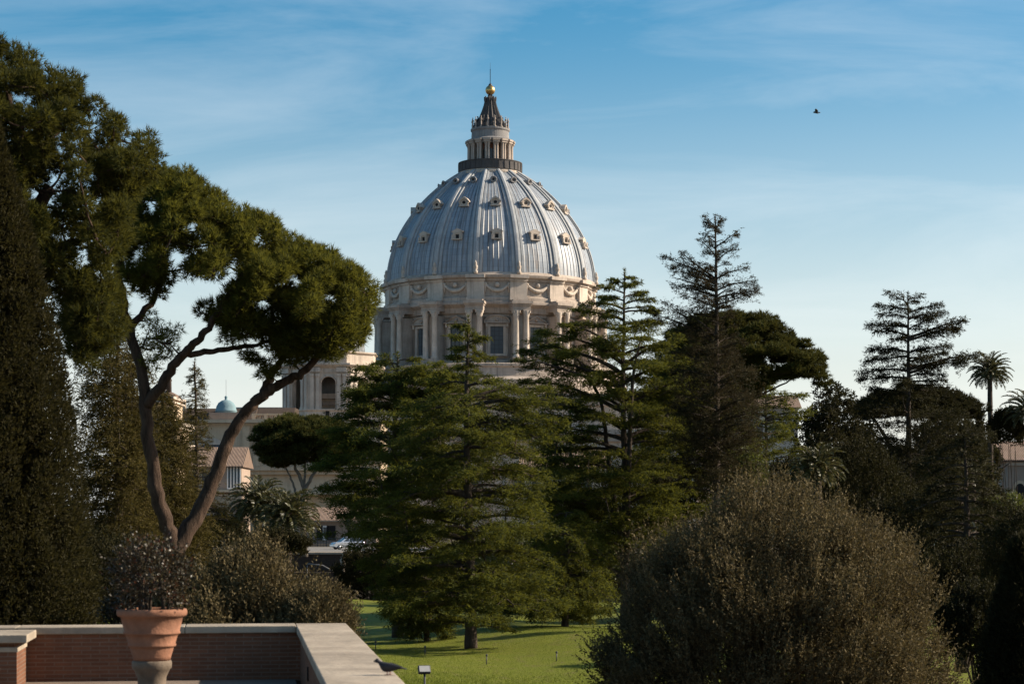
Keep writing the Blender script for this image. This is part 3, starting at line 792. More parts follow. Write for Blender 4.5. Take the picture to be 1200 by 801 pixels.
mb = MB(); mb.box((hx(274.2), hd - .03, hz(559)), (hx(281.5) - hx(266.9), .05, hz(546.2) - hz(571.6))); mb.build('pane', M['blind'], wn_)
for x, y in ((226, 558), (240, 558), (254, 558), (228, 590), (244, 590)):
    mb = MB(); mb.box((hx(x), hd - .06, hz(y)), (1.1, .2, 1.9)); o = mb.build('shutter_window', M['cream_wall'], hs)
    mb = MB(); mb.box((hx(x), hd - .13, hz(y)), (.8, .12, 1.6)); mb.build('pane', M['window_glass'], o)
mb = MB(); mb.box((hx(262), hd - .8, hz(575)), (hx(290) - hx(234), 1.8, .35)); mb.build('balcony', M['cream_wall'], hs)
mb = MB()
for k in range(22): mb.lathe([(.07, hz(592)), (.1, hz(588)), (.06, hz(584)), (.08, hz(581))], (hx(255 + k * 1.5), hd - 1.9), 6)
mb.box((hx(271), hd - 1.9, hz(580)), (4.3, .3, .16)); mb.box((hx(271), hd - 1.9, hz(593)), (4.3, .3, .16)); mb.build('balustrade', M['cream_wall'], hs)

# low roadside house behind the palms
lw = thing('low_house', 'low pink house with red tile roof and dark doors behind the parked silver car', 'house', (hx(385), 325, 6))
s5 = 325 / F
def lz(y): return CZ + (HZ - y) * s5
def lx(x): return (x - 600) * s5
mb = MB(); mb.box((lx(395), 330, (6 + lz(611)) / 2), (lx(440) - lx(348), 10, lz(611) - 6)); mb.build('wall', M['pink_wall'], lw)
mb = MB(); mb.prism([(-1.0, 0), (11, 0), (11, .1), (5, 2.2), (-1.0, .1)], (lx(346), 325, lz(610)), (0, 1, 0), (0, 0, 1), (lx(442) - lx(346), 0, 0)); mb.build('roof', M['roof_tile'], lw)
for x, w in ((375, .9), (381, .8), (388, 1.4), (412, 1.2), (424, 1.2)):
    mb = MB(); mb.box((lx(x), 324.95, lz(624)), (w, .2, 2.3)); o = mb.build('door', M['white_paint'] if x == 381 else M['opening'], lw)
    if x == 381:
        mb = MB(); mb.box((lx(x), 324.84, lz(623)), (.5, .1, 1.5)); mb.build('pane', M['window_glass'], o)
# retaining wall with its ledge, handrail steps
rw = thing('retaining_wall', 'dark brown retaining wall below the road behind the lawn', 'wall', (-20, 205.6, 3))
mb = MB(); mb.box((-15, 206.1, 4.6), (70, 1.0, 3.6)); mb.build('brick_wall', M['retaining'], rw)
mb = MB(); mb.box((-15, 206.0, 6.5), (70.3, 1.3, .2)); mb.build('coping', M['coping'], rw, .03)
mb = MB(); mb.box((-15, 204.4, 3.85), (70, 2.4, 1.6)); mb.build('ledge', M['retaining'], rw)
mb = MB()
P = [at(360, 660, 203), at(378, 662, 203), at(387, 667, 203), at(399, 672, 203)]
mb.tube(P, .07, 6)
for q in (0, 3): mb.tube([P[q], (P[q][0], P[q][1], 3.9)], .035, 6)
tag(mb.build('handrail', M['grey_stone']), 'pale sloping handrail of the steps in front of the retaining wall', 'handrail')
c = at(400, 690, 202)
mb = MB(); mb.lathe([(.3, 4.65), (.33, 4.75), (.2, 4.9), (.16, 5.1), (.3, 5.5), (.33, 5.9), (.22, 6.05), (.28, 6.15), (.12, 6.25), (.14, 6.4), (.01, 6.55)], (c[0], 204.2), 14)
tag(mb.build('stone_urn', M['coping']), 'small lidded stone urn at the foot of the handrail', 'urn')

# far pale wings seen through the gaps in the cedars
def simple_block(name, label, cat, xa, xb, yt, d, wall, roofm, roof_h=2.5, wins=(), base=6.0, depth=12.0):
    s_ = d / F; X = lambda x: (x - 600) * s_; Z = lambda y: CZ + (HZ - y) * s_
    t = thing(name, label, cat, (X((xa + xb) / 2), d, base))
    m = MB(); m.box((X((xa + xb) / 2), d + depth / 2, (base + Z(yt)) / 2), (X(xb) - X(xa), depth, Z(yt) - base)); m.build('wall', wall, t)
    m = MB(); m.prism([(-.8, 0), (depth + .8, 0), (depth + .8, .12), (depth / 2, roof_h), (-.8, .12)], (X(xa) - .7, d, Z(yt)), (0, 1, 0), (0, 0, 1), (X(xb) - X(xa) + 1.4, 0, 0)); m.build('roof', roofm, t)
    m = MB(); m.box((X((xa + xb) / 2), d - .12, Z(yt) - .3), (X(xb) - X(xa) + .3, .3, .35)); m.build('eaves_band', M['travertine_pale'], t)
    for wx, wy, ww, wh in wins:
        m = MB(); m.box((X(wx), d - .06, Z(wy)), (ww + .4, .16, wh + .4)); o = m.build('window', M['travertine_pale'], t)
        m = MB(); m.box((X(wx), d - .1, Z(wy)), (ww, .14, wh)); m.build('pane', M['window_glass'], o)
    return t
simple_block('garden_building', 'whitish building with tiled roof glimpsed through the layered cedar', 'building', 615, 705, 548, 255, M['cream_wall'], M['roof_tile'], 2.6, [(x, 572, 1.0, 1.6) for x in (628, 648, 668, 688)])
simple_block('far_wing', 'pale stone wing glimpsed between cedars right of the dome', 'building', 862, 935, 478, 430, M['travertine_pale'], M['roof_tile'], 3, [(x, 500, 1.4, 2.4) for x in (872, 890, 908, 926)])
gh = simple_block('gate_house', 'small pinkish house with tiled eaves and arched niche at the right edge', 'house', 1181, 1260, 540, 230, M['pink_wall'], M['roof_tile'], 2.4, [], 3.0, 9)
s6 = 230 / F
mb = MB(); O = np.array([(1195 - 600) * s6, 229.97, CZ + (HZ - 587) * s6])
mb.prism([(-.75, 0), (.75, 0), (.75, 1.6)] + [(.75 * math.cos(t), 1.6 + .75 * math.sin(t)) for t in np.linspace(.1, math.pi - .1, 9)] + [(-.75, 1.6)], O, (1, 0, 0), (0, 0, 1), (0, -.12, 0)); nic = mb.build('niche_surround', M['cream_wall'], gh)
mb = MB(); mb.prism([(q[0] * .7, q[1] * .85) for q in [(-.75, 0), (.75, 0), (.75, 1.6)] + [(.75 * math.cos(t), 1.6 + .75 * math.sin(t)) for t in np.linspace(.1, math.pi - .1, 9)] + [(-.75, 1.6)]], O + (0, -.13, 0), (1, 0, 0), (0, 0, 1), (0, -.03, 0)); mb.build('niche', M['opening'], nic)
# pale vaulted shelter low on the right
c = at(1116, 640, 170)
sh = thing('garden_shelter', 'low shelter with pale rounded roof under the dark trees on the right', 'shelter', (c[0], 170, 3))
mb = MB()
Pq = [(1.75 * math.cos(t), 1.3 * math.sin(t)) for t in np.linspace(0, math.pi, 15)]
mb.prism(Pq + [(q[0] * .94, q[1] * .92) for q in Pq[::-1]], (c[0], 169, CZ - .95), (1, 0, 0), (0, 0, 1), (0, 5, 0)); mb.build('roof', M['grey_stone'], sh)
mb = MB(); mb.box((c[0], 173, 6.1), (3.0, .3, 6.0)); mb.build('back_wall', M['cream_wall'], sh)
for sx in (-1.6, 1.6):
    for yy in (169.3, 173.6): mb = MB(); mb.box((c[0] + sx, yy, 6.0), (.2, .2, 6.1)); mb.build('post', M['metal'], sh)

# ------------------------------------------------------------------ vegetation
class Leaves:
    def __init__(s): s.parts = {3: [], 4: []}; 
    def tri(s, P, D, Ln, Wd):
        n = len(P)
        if n == 0: return
        D = unit(D); sd = unit(np.cross(D, rng.normal(size=(n, 3)))) * (np.asarray(Wd) * np.ones(n))[:, None] / 2
        T = P + D * (np.asarray(Ln) * np.ones(n))[:, None]
        s.parts[3].append(np.stack([P - sd, P + sd, T], 1))
    def dia(s, P, D, Ln, Wd, Nr=None):
        n = len(P)
        if n == 0: return
        D = unit(D); q = rng.normal(size=(n, 3)) if Nr is None else Nr
        sd = unit(np.cross(D, q)) * (np.asarray(Wd) * np.ones(n))[:, None] / 2
        Lv = D * (np.asarray(Ln) * np.ones(n))[:, None]
        s.parts[4].append(np.stack([P, P + Lv * .45 + sd, P + Lv, P + Lv * .45 - sd], 1))
    def count(s): return sum(len(a) for k in s.parts for a in s.parts[k])
    def build(s, name, mat, parent=None):
        me = bpy.data.meshes.new(name)
        V = []; tot = []
        for k in (3, 4):
            for a in s.parts[k]: V.append(a.reshape(-1, 3)); tot.append(np.full(len(a), k, np.int32))
        V = np.concatenate(V); tot = np.concatenate(tot)
        if parent is not None: V = V - np.array(root_of(parent).location)
        n = len(V)
        me.vertices.add(n); me.vertices.foreach_set('co', V.astype(np.float32).ravel())
        me.loops.add(n); me.loops.foreach_set('vertex_index', np.arange(n, dtype=np.int32))
        me.polygons.add(len(tot))
        st = np.concatenate([[0], np.cumsum(tot)[:-1]]).astype(np.int32)
        me.polygons.foreach_set('loop_start', st)
        try: me.polygons.foreach_set('loop_total', tot)
        except Exception: pass
        me.update(calc_edges=True)
        me.materials.append(mat)
        o = bpy.data.objects.new(name, me); COL.objects.link(o)
        if parent is not None: o.parent = parent
        return o

def tufts(lv, P, A, m, Ln, Wd, spread=.75):
    """m needles at each point of P fanning out round the axis A"""
    n = len(P)
    Pn = np.repeat(P, m, 0) ; An = np.repeat(unit(A), m, 0)
    D = unit(An + rng.normal(size=(n * m, 3)) * spread)
    lv.tri(Pn + D * .01, D, rng.uniform(.7, 1.15, n * m) * Ln, Wd)

def inside(poly, pts):
    x, y = pts[:, 0], pts[:, 1]; c = np.zeros(len(pts), bool); n = len(poly)
    for i in range(n):
        x1, y1 = poly[i]; x2, y2 = poly[(i + 1) % n]
        hit = ((y1 > y) != (y2 > y)) & (x < (x2 - x1) * (y - y1) / (y2 - y1 + 1e-9) + x1)
        c ^= hit
    return c
def edge_dist(poly, pts):
    d = np.full(len(pts), 1e9); n = len(poly)
    for i in range(n):
        a = np.array(poly[i], float); b = np.array(poly[(i + 1) % n], float); ab = b - a
        t = np.clip(((pts - a) @ ab) / (ab @ ab), 0, 1)
        d = np.minimum(d, np.linalg.norm(pts - (a + t[:, None] * ab), axis=1))
    return d

def pads_in(poly, d, n, r, thick, holes=(), gap=1.05, zw=1.0):
    """pad centres spread through a crown whose outline is poly (photo pixels) and whose depth is rounded"""
    poly = np.array(poly, float); lo, hi = poly.min(0), poly.max(0); rp = r * F / d
    out = []; k = 0
    while len(out) < n and k < 60:
        k += 1
        q = rng.uniform(lo, hi, (400, 2)); q = q[inside(poly, q)]
        if len(q) == 0: continue
        e = edge_dist(poly, q); q = q[e > rp * .5]; e = e[e > rp * .5]
        for (x, y), ee in zip(q, e):
            if any((x - hx_) ** 2 + (y - hy_) ** 2 < hr * hr for hx_, hy_, hr in holes): continue
            hd_ = min(thick, math.sqrt(max(ee - rp * .5, 0) * d / F * 1.6 * thick) + .15)
            p = at(x, y, d + rng.uniform(-1, 1) * hd_)
            if not out or np.min(np.linalg.norm((np.array(out) - p) * (1, 1, zw), axis=1)) > r * (gap - .012 * k): out.append(p)
            if len(out) >= n: break
    return np.array(out)

def pad_points(c, r, n, flat=.55, under=.45):
    D = unit(rng.normal(size=(n, 3))); rad = rng.uniform(.35, 1, n) ** .6
    D[:, 2] = np.where(D[:, 2] < 0, D[:, 2] * under, D[:, 2])
    jit = 1 + .18 * np.sin(D[:, 0] * 5 + c[0] * 3) * np.cos(D[:, 1] * 6 + c[2])
    return c + D * (rad * jit * r)[:, None] * np.array([1, 1, flat]), D

def bez(a, b, sag=0.0, n=7, lift=.25):
    a, b = np.array(a, float), np.array(b, float)
    m = (a + b) / 2; m[2] += np.linalg.norm(b - a) * lift * -1 + sag
    m += rng.normal(size=3) * np.linalg.norm(b - a) * .07
    t = np.linspace(0, 1, n)[:, None]
    return a * (1 - t) ** 2 + 2 * m * t * (1 - t) + b * t * t

def limbs_to(mb, nodes, pads, r0=.10, lift=.2, drop=.3):
    """grow a limb from the nearest lower node to every pad, reusing limbs already grown"""
    nodes = [np.array(q, float) for q in nodes]
    A = np.array(nodes)
    order = np.argsort([np.min(np.linalg.norm(A - p, axis=1)) for p in pads])
    for i in order:
        p = pads[i]; A = np.array(nodes)
        v = p - A; dd = np.linalg.norm(v, axis=1) + np.where(v[:, 2] < 0, -v[:, 2] * 1.5, 0)
        a = A[np.argmin(dd)]; L = np.linalg.norm(p - a)
        c = bez(a, p + (0, 0, -drop * .3), 0, 6, lift * .5)
        r = min(r0, .025 + .02 * L)
        mb.tube(c, np.linspace(r, r * .3, 6), 5, False)
        nodes += [c[2], c[3], c[4]]

def stem(mb, pts, r0, r1, n=10, sub=6, wob=.03):
    """smooth trunk through points; returns the points along it"""
    P = np.array(pts, float)
    t = np.arange(len(P)); tt = np.linspace(0, len(P) - 1, (len(P) - 1) * sub + 1)
    Q = []
    for x in tt:
        i = min(int(x), len(P) - 2); u = x - i
        p0 = P[max(i - 1, 0)]; p1 = P[i]; p2 = P[i + 1]; p3 = P[min(i + 2, len(P) - 1)]
        Q.append(.5 * (2 * p1 + (p2 - p0) * u + (2 * p0 - 5 * p1 + 4 * p2 - p3) * u * u + (3 * p1 - p0 - 3 * p2 + p3) * u ** 3))
    Q = np.array(Q); Q[1:-1] += rng.normal(size=(len(Q) - 2, 3)) * wob
    rad = np.linspace(r0, r1, len(Q)) * (1 + rng.normal(size=len(Q)) * .03)
    mb.tube(Q, rad, n)
    return Q

def pine(label, crown, stems, d, npads, r, thick, dens, base, mat='pine', needle=(.26, .03), holes=(), extra=(), bark='bark', group=None, m=8, name='stone_pine', flat=.62, r0=.10, under=.45, spread=.6):
    """crown: outline(s); stems: list of (points in px or px+depth, r0, r1)"""
    t = thing(name, label, 'pine tree', base, group)
    mb = MB(); nodes = []
    for pts, ra, rb_ in stems:
        nodes += list(stem(mb, [at(p[0], p[1], d + (p[2] if len(p) > 2 else 0)) for p in pts], ra, rb_))[6:]
    pads = pads_in(crown, d, npads, r, thick, holes)
    limbs_to(mb, nodes, pads, r0)
    lv = Leaves()
    for c in pads:
        rr = r * rng.uniform(.8, 1.2)
        P, D = pad_points(c, rr, int(dens * rng.uniform(.7, 1.2)), flat, under)
        tufts(lv, P, D + (0, 0, .55), m, needle[0], needle[1], spread)
    for poly, n2, r2, dn in extra:                         # thin hanging sprays
        pd2 = pads_in(poly, d, n2, r2, thick * .6); limbs_to(mb, nodes, pd2, .05)
        for c in pd2:
            P, D = pad_points(c, r2, dn, .7); tufts(lv, P, D, 6, needle[0] * .9, needle[1] * .8, .7)
    mb.build('trunk', M[bark], t); lv.build('crown', L_[mat], t)
    return t

def conifer(label, tx, env, d, base_z, nb, mat='cedar', rise=.25, droop=.35, twig=.9, leaf=(.2, .05), per=3, tr=.35, sp=.22, low=None, name='cedar_tree', bark='bark_dark', cat='cedar tree', vary=.3, group=None, tx_base=None, ang=60, hang=.25, bare=0.0, sub=.09, lean=0.0, tipup=0.0, top_frac=.9, depthk=1.0):
    """layered conifer: branch lengths follow the envelope env = [(row, left, right) in pixels from the trunk]"""
    env = np.array(env, float); s_ = d / F
    zt = CZ + (HZ - env[0, 0]) * s_
    top = at(tx + lean, env[0, 0], d)
    bx = (tx if tx_base is None else tx_base)
    base = np.array([(bx - CX) * s_, d, base_z])
    t = thing(name, label, cat, base, group)
    mb = MB(); lv = Leaves()
    Q = stem(mb, [base, base * .66 + top * .34 + rng.normal(size=3) * .1 * tr, base * .33 + top * .67 + rng.normal(size=3) * .15 * tr, top], tr, .03, 10, 8, .02 * tr)
    def trunk_at(z):
        k = np.searchsorted(Q[:, 2], z); k = min(max(k, 1), len(Q) - 1)
        u = np.clip((z - Q[k - 1, 2]) / max(Q[k, 2] - Q[k - 1, 2], 1e-6), 0, 1); return Q[k - 1] * (1 - u) + Q[k] * u
    for i in range(nb):
        f = (i + rng.uniform(0, 1)) / nb
        y = env[0, 0] + (env[-1, 0] - env[0, 0]) * f ** top_frac
        Lp = np.interp(y, env[:, 0], env[:, 1]) * s_; Rp = np.interp(y, env[:, 0], env[:, 2]) * s_
        az = i * 2.39996 + rng.uniform(-.35, .35)
        ca, sa = math.cos(az), math.sin(az)
        ext = Rp if ca > 0 else Lp
        L = math.sqrt((ext * ca) ** 2 + ((Lp + Rp) / 2 * depthk * sa) ** 2) * rng.uniform(1 - vary, 1.06)
        if L < .12: continue
        z = CZ + (HZ - y) * s_
        o = trunk_at(z - L * (rise - droop))
        h = np.array([ca, sa, 0.0])
        u = np.linspace(0, 1, 9)
        C = o + np.outer(u * L, h) + np.outer(L * (rise * u - droop * u ** 2 + tipup * u ** 4), [0, 0, 1]) + np.outer(np.sin(u * 5 + i) * L * .02, [-sa, ca, .6])
        r_ = min(.028 * L + .015, tr * .5)
        mb.tube(C, np.linspace(r_, .012, 9), 5, False)
        nt = max(3, int(L * (1 - .12) / sp))
        ts = np.linspace(.12 + bare, 1.0, nt)
        Pb = np.stack([np.interp(ts, u, C[:, k]) for k in range(3)], 1)
        for sd in (-1, 1):
            a2 = az + sd * np.radians(ang + rng.uniform(-18, 18, nt))
            tl = twig * (1.0 - .55 * ts) * rng.uniform(.5, 1.15, nt) * min(1, .35 + L / 4)
            D = np.stack([np.cos(a2), np.sin(a2), rng.normal(size=nt) * .12], 1)
            mm = np.maximum((tl / sub).astype(int), 1)
            idx = np.repeat(np.arange(nt), mm)
            pos = np.concatenate([np.linspace(.1, 1, q) for q in mm])
            X = Pb[idx] + D[idx] * (tl[idx] * pos)[:, None] + np.outer(-hang * tl[idx] * pos ** 2, [0, 0, 1]) + rng.normal(size=(len(idx), 3)) * .04
            Xr = np.repeat(X, per, 0); Dr = np.repeat(D[idx], per, 0)
            Dn = unit(Dr * .7 + (0, 0, .28) + rng.normal(size=Dr.shape) * .55)
            lv.tri(Xr, Dn, rng.uniform(.6, 1.2, len(Xr)) * leaf[0], leaf[1])
            if bare:
                lv_t = D * tl[:, None] + np.outer(-hang * tl, [0, 0, 1])
                for q in range(0, nt): mb.tube([Pb[q], Pb[q] + lv_t[q] * 1.15 + (0, 0, .12 * tl[q])], [.016, .006], 3, False)
        tufts(lv, C[-3:] + (0, 0, .02), np.repeat(h[None], 3, 0), 8, leaf[0], leaf[1], .6)
    tufts(lv, np.repeat(top[None], 6, 0) - np.outer(np.linspace(0, .8, 6), [0, 0, 1]), np.repeat([[0, 0, 1.0]], 6, 0), 10, leaf[0] * 1.2, leaf[1], .7)
    mb.build('trunk', M[bark], t); lv.build('crown', L_[mat], t)
    return t

def clump(lv, c, r, n, leaf, out, flat=.3, fringe=.35):
    """a spray of branchlets: fingers of needles reaching out and hanging at their tips"""
    nf = max(5, int(9 + r * 9)); m = max(4, n // nf)
    az0 = math.atan2(out[1], out[0])
    a = az0 + rng.normal(size=nf) * 1.15; ln = r * rng.uniform(.55, 1.3, nf); el = rng.normal(size=nf) * flat * .55 + .12
    dr = fringe * rng.uniform(.4, 1.3, nf)
    st = np.stack([rng.normal(size=nf) * r * .3, rng.normal(size=nf) * r * .3, rng.normal(size=nf) * r * flat * .5], 1)
    A = np.repeat(a, m); L_n = np.repeat(ln, m); E = np.repeat(el, m); Dr = np.repeat(dr, m)
    q = rng.uniform(0, 1, nf * m) ** .8
    dirh = np.stack([np.cos(A), np.sin(A), E], 1)
    P = np.repeat(st, m, 0) + dirh * (q * L_n)[:, None]
    P[:, 2] -= Dr * L_n * q ** 2.2 * .7
    P += rng.normal(size=P.shape) * np.outer(.03 + .10 * r * (1 - q * .6), [1, 1, .6])
    T = dirh.copy(); T[:, 2] -= Dr * 1.5 * q ** 1.2
    D = unit(T) * .75 + rng.normal(size=P.shape) * .42 + (0, 0, .12)
    lv.tri(c + P, D, rng.uniform(.55, 1.2, len(P)) * leaf[0], leaf[1])

def cedar(label, tx, env, d, base_z, nb, boughs=(), mat='cedar', rise=.3, droop=.3, cl=.75, dens=150, leaf=(.2, .05), tr=.35, name='cedar_tree', bark='bark_dark', cat='cedar tree', vary=.5, group=None, tx_base=None, top_frac=.9, depthk=1.0, wide=.34, flat=.3, fringe=.5, start=.3, spacing=.75, dead=0.0, trunks=(), level=0.0, mass=()):
    """layered cedar: irregular boughs carrying flat plates of foliage; env rows give the reach, boughs are set one by one"""
    env = np.array(env, float); s_ = d / F
    top = at(tx, env[0, 0], d)
    bx = (tx if tx_base is None else tx_base)
    base = np.array([(bx - CX) * s_, d, base_z])
    t = thing(name, label, cat, base, group)
    mb = MB(); lv = Leaves(); tw = mb
    Q = stem(mb, [base, base * .66 + top * .34 + rng.normal(size=3) * .25 * tr, base * .33 + top * .67 + rng.normal(size=3) * .35 * tr, top], tr, .035, 12, 8, .03 * tr)
    for pts, r0, r1 in trunks: stem(mb, [at(p[0], p[1], d + p[2]) for p in pts], r0, r1)
    def trunk_at(z):
        k = np.searchsorted(Q[:, 2], z); k = min(max(k, 1), len(Q) - 1)
        u = np.clip((z - Q[k - 1, 2]) / max(Q[k, 2] - Q[k - 1, 2], 1e-6), 0, 1); return Q[k - 1] * (1 - u) + Q[k] * u
    specs = []
    for y0, x1, y1, dz in boughs:
        o = trunk_at(CZ + (HZ - y0) * s_); e = at(x1, y1, d + dz); specs.append((o, e, True))
    for i in range(nb):
        f = (i + rng.uniform(0, 1)) / nb
        y = env[0, 0] + (env[-1, 0] - env[0, 0]) * f ** top_frac
        if level: y = env[0, 0] + round((y - env[0, 0]) / level) * level + rng.normal() * level * .12
        Lp = np.interp(y, env[:, 0], env[:, 1]) * s_; Rp = np.interp(y, env[:, 0], env[:, 2]) * s_
        az = i * 2.39996 + rng.uniform(-.5, .5)
        ca, sa = math.cos(az), math.sin(az)
        ext = Rp if ca > 0 else Lp
        L = math.sqrt((ext * ca) ** 2 + ((Lp + Rp) / 2 * depthk * sa) ** 2) * (1.03 - vary * rng.random() ** 1.4)
        if L < .15: continue
        z = CZ + (HZ - y) * s_
        rs_ = rise + rng.normal() * .09
        o = trunk_at(z - L * (rs_ - droop))
        specs.append((o, o + np.array([ca * L, sa * L, L * (rs_ - droop)]), False))
    for i, (o, e, man) in enumerate(specs):
        h = e - o; Lh = np.linalg.norm(h[:2]) + .02; az = math.atan2(h[1], h[0]); ca, sa = math.cos(az), math.sin(az)
        L = np.linalg.norm(h); u = np.linspace(0, 1, 10)
        arch = droop * (.8 if man else 1.0)
        C = o + np.outer(u, h) + np.outer(Lh * arch * (u - u ** 2), [0, 0, 1]) + np.outer(np.sin(u * 6 + i) * L * .022, [-sa, ca, .7])
        r_ = min(.026 * L + .018, tr * .5)
        mb.tube(C, np.linspace(r_, .014, 10), 6, False)
        if rng.random() < dead:
            for q in (4, 5, 6, 7, 8):
                a2 = az + rng.choice([-1, 1]) * rng.uniform(.5, 1.1); l2 = L * rng.uniform(.08, .22)
                tw.tube([C[q], C[q] + np.array([math.cos(a2), math.sin(a2), rng.uniform(-.1, .5)]) * l2], [.018, .005], 3, False)
            continue
        nc = max(2, int(L * (1 - start) / spacing * (1.6 if L > 1.5 else 1.2)))
        for k in range(nc):
            tt = start + (1 - start) * ((k + rng.random()) / nc)
            c = np.array([np.interp(tt, u, C[:, q]) for q in range(3)])
            wmax = wide * L * math.sin(math.pi * min(.97, .15 + .8 * tt)) ** .8
            off = rng.uniform(-1, 1) * wmax
            a2 = az + math.copysign(math.radians(rng.uniform(35, 65)), off)
            c2 = c + np.array([math.cos(a2), math.sin(a2), rng.normal() * .10 - .08]) * abs(off) + (0, 0, .05)
            if abs(off) > .25: tw.tube([c, (c + c2) / 2 + (0, 0, .05 * abs(off)), c2], [.03, .022, .01], 4, False)
            rr = cl * rng.uniform(.5, 1.2) * min(1, .32 + L / 4.5) * (1.1 - .35 * tt)
            clump(lv, c2, rr, int(dens * rng.uniform(.7, 1.3) * (rr / cl) ** 1.3) + 12, leaf, np.array([ca, sa, 0]), flat, fringe)
        clump(lv, C[-1], cl * .45, int(dens * .35) + 10, leaf, np.array([ca, sa, .1]), flat, fringe)
    for poly, nm, rm, th in mass:
        pads = pads_in(poly, d, nm, rm, th, (), 1.15, 1.9)
        tier = 1.15 * rm                                     # boughs lie in tiers that dip outwards
        for p in pads:
            dip = .13 * np.linalg.norm((p - trunk_at(p[2]))[:2]); a_ = math.atan2(p[1] - d, p[0] - Q[0][0])
            ph_ = tier * .5 * math.sin(a_ * 2.0 + d)
            p[2] = round((p[2] + dip + ph_) / tier) * tier - dip - ph_ + rng.normal() * .07 * rm
        nodes = [q for q in Q[4:]] + [np.array(o * .5 + e * .5) for o, e, _ in specs if np.linalg.norm(e - o) > 1.5]
        limbs_to(mb, nodes, pads, .07, .1, 0)
        for c in pads:
            o_ = c - trunk_at(c[2]); o_[2] = 0; o_ = unit(o_ + rng.normal(size=3) * (.4, .4, 0))
            for _k in range(2): clump(lv, c + rng.normal(size=3) * rm * (.5, .5, .05), rm * rng.uniform(.8, 1.3), int(dens * rng.uniform(.7, 1.3)), leaf, o_, flat, fringe)
    P6 = top - np.outer(np.linspace(-.1, 1.2, 9), [0, 0, 1])
    tufts(lv, P6, np.repeat([[0, 0, 1.0]], 9, 0), 14, leaf[0] * 1.3, leaf[1], .75)
    mb.build('trunk', M[bark], t)
    lv.build('crown', L_[mat], t)
    return t

def shrub(label, name, cat, c, rad, nsh, mat, leaf=(.075, .022), shoot=.45, per=12, lump=.12, group=None, base_z=3.0, fill=.35, up=.9, zmin=-.6, stems=9, extra_mat=None, pockets=0.0, sprig=1):
    """rounded bush: twigs leaving the surface outwards and upwards, leaves along every twig"""
    c = np.array(c, float); rad = np.array(rad, float)
    t = thing(name, label, cat, (c[0], c[1], base_z), group)
    mb = MB()
    for k in range(stems):
        a = rng.uniform(0, 6.28); e = rng.uniform(.2, .7)
        tip = c + rad * np.array([math.cos(a) * e, math.sin(a) * e, rng.uniform(-.1, .55)])
        mb.tube(bez((c[0] + rng.normal() * .12, c[1] + rng.normal() * .12, base_z - .1), tip, 0, 8, .05), np.linspace(.035 * rad[0] + .02, .012, 8), 6)
    n = nsh
    D = unit(rng.normal(size=(n * 2, 3))); D = D[D[:, 2] > zmin][:n]; n = len(D)
    spr = np.ones(n)
    if sprig > 1:                                          # shoots gathered in sprigs that stand proud or sit back
        k0 = max(n // sprig, 1); ix = rng.integers(0, k0, n)
        D = unit(D[ix] + rng.normal(size=(n, 3)) * .16 / rad); spr = (1 + rng.normal(size=k0) * .035)[ix]
    ph = rng.uniform(0, 6.28, 8)
    k_ = 4.0
    lum = 1 + lump * (np.sin(D[:, 0] * k_ * 1.3 + ph[0]) * np.cos(D[:, 1] * k_ + ph[1]) + .7 * np.sin(D[:, 2] * k_ * 1.9 + D[:, 0] * 4 + ph[2]) + .5 * np.sin(D[:, 0] * 11 + ph[3]) * np.sin(D[:, 2] * 10 + D[:, 1] * 9 + ph[4]))
    rr = np.where(rng.random(n) < fill, rng.uniform(.45, .9, n), rng.uniform(.86, 1.0, n))
    B = c + D * rad * (lum * rr * spr)[:, None]
    if pockets:                                            # sunken gaps between leafy clumps
        w = np.sin(B[:, 0] * 2.3 + ph[5]) * np.sin(B[:, 1] * 2.1 + ph[6]) * np.sin(B[:, 2] * 2.5 + ph[7]) + .5 * np.sin(B[:, 0] * 5.1) * np.sin(B[:, 2] * 4.7 + ph[1])
        B = c + (B - c) * np.where(w > .25, 1 - .2 * pockets - .25 * pockets * rng.random(n), 1.0)[:, None]
    A = unit(D * .8 + (0, 0, up) + rng.normal(size=(n, 3)) * .28)
    sl = shoot * rng.uniform(.4, 1.25, n)
    lv = Leaves(); lv2 = Leaves()
    for q in range(per):
        f = (q + rng.uniform(.2, .8, n)) / per
        P = B + A * (sl * f)[:, None]
        Dl = unit(A * .75 + rng.normal(size=(n, 3)) * .55)
        Ln = leaf[0] * rng.uniform(.6, 1.2, n) * (1 - .3 * f)
        if extra_mat is not None:
            s2 = rng.random(n) < .09
            lv2.dia(P[s2], Dl[s2], Ln[s2], leaf[1]); P, Dl, Ln = P[~s2], Dl[~s2], Ln[~s2]
        lv.dia(P, Dl, Ln, leaf[1])
    tw_ = rng.choice(n, min(n, 1500), False)
    sd = Leaves()
    mb.build('stems', M['twig'], t)
    lv.build('foliage', L_[mat], t)
    if extra_mat is not None: lv2.build('young_foliage', L_[extra_mat], t)
    return t

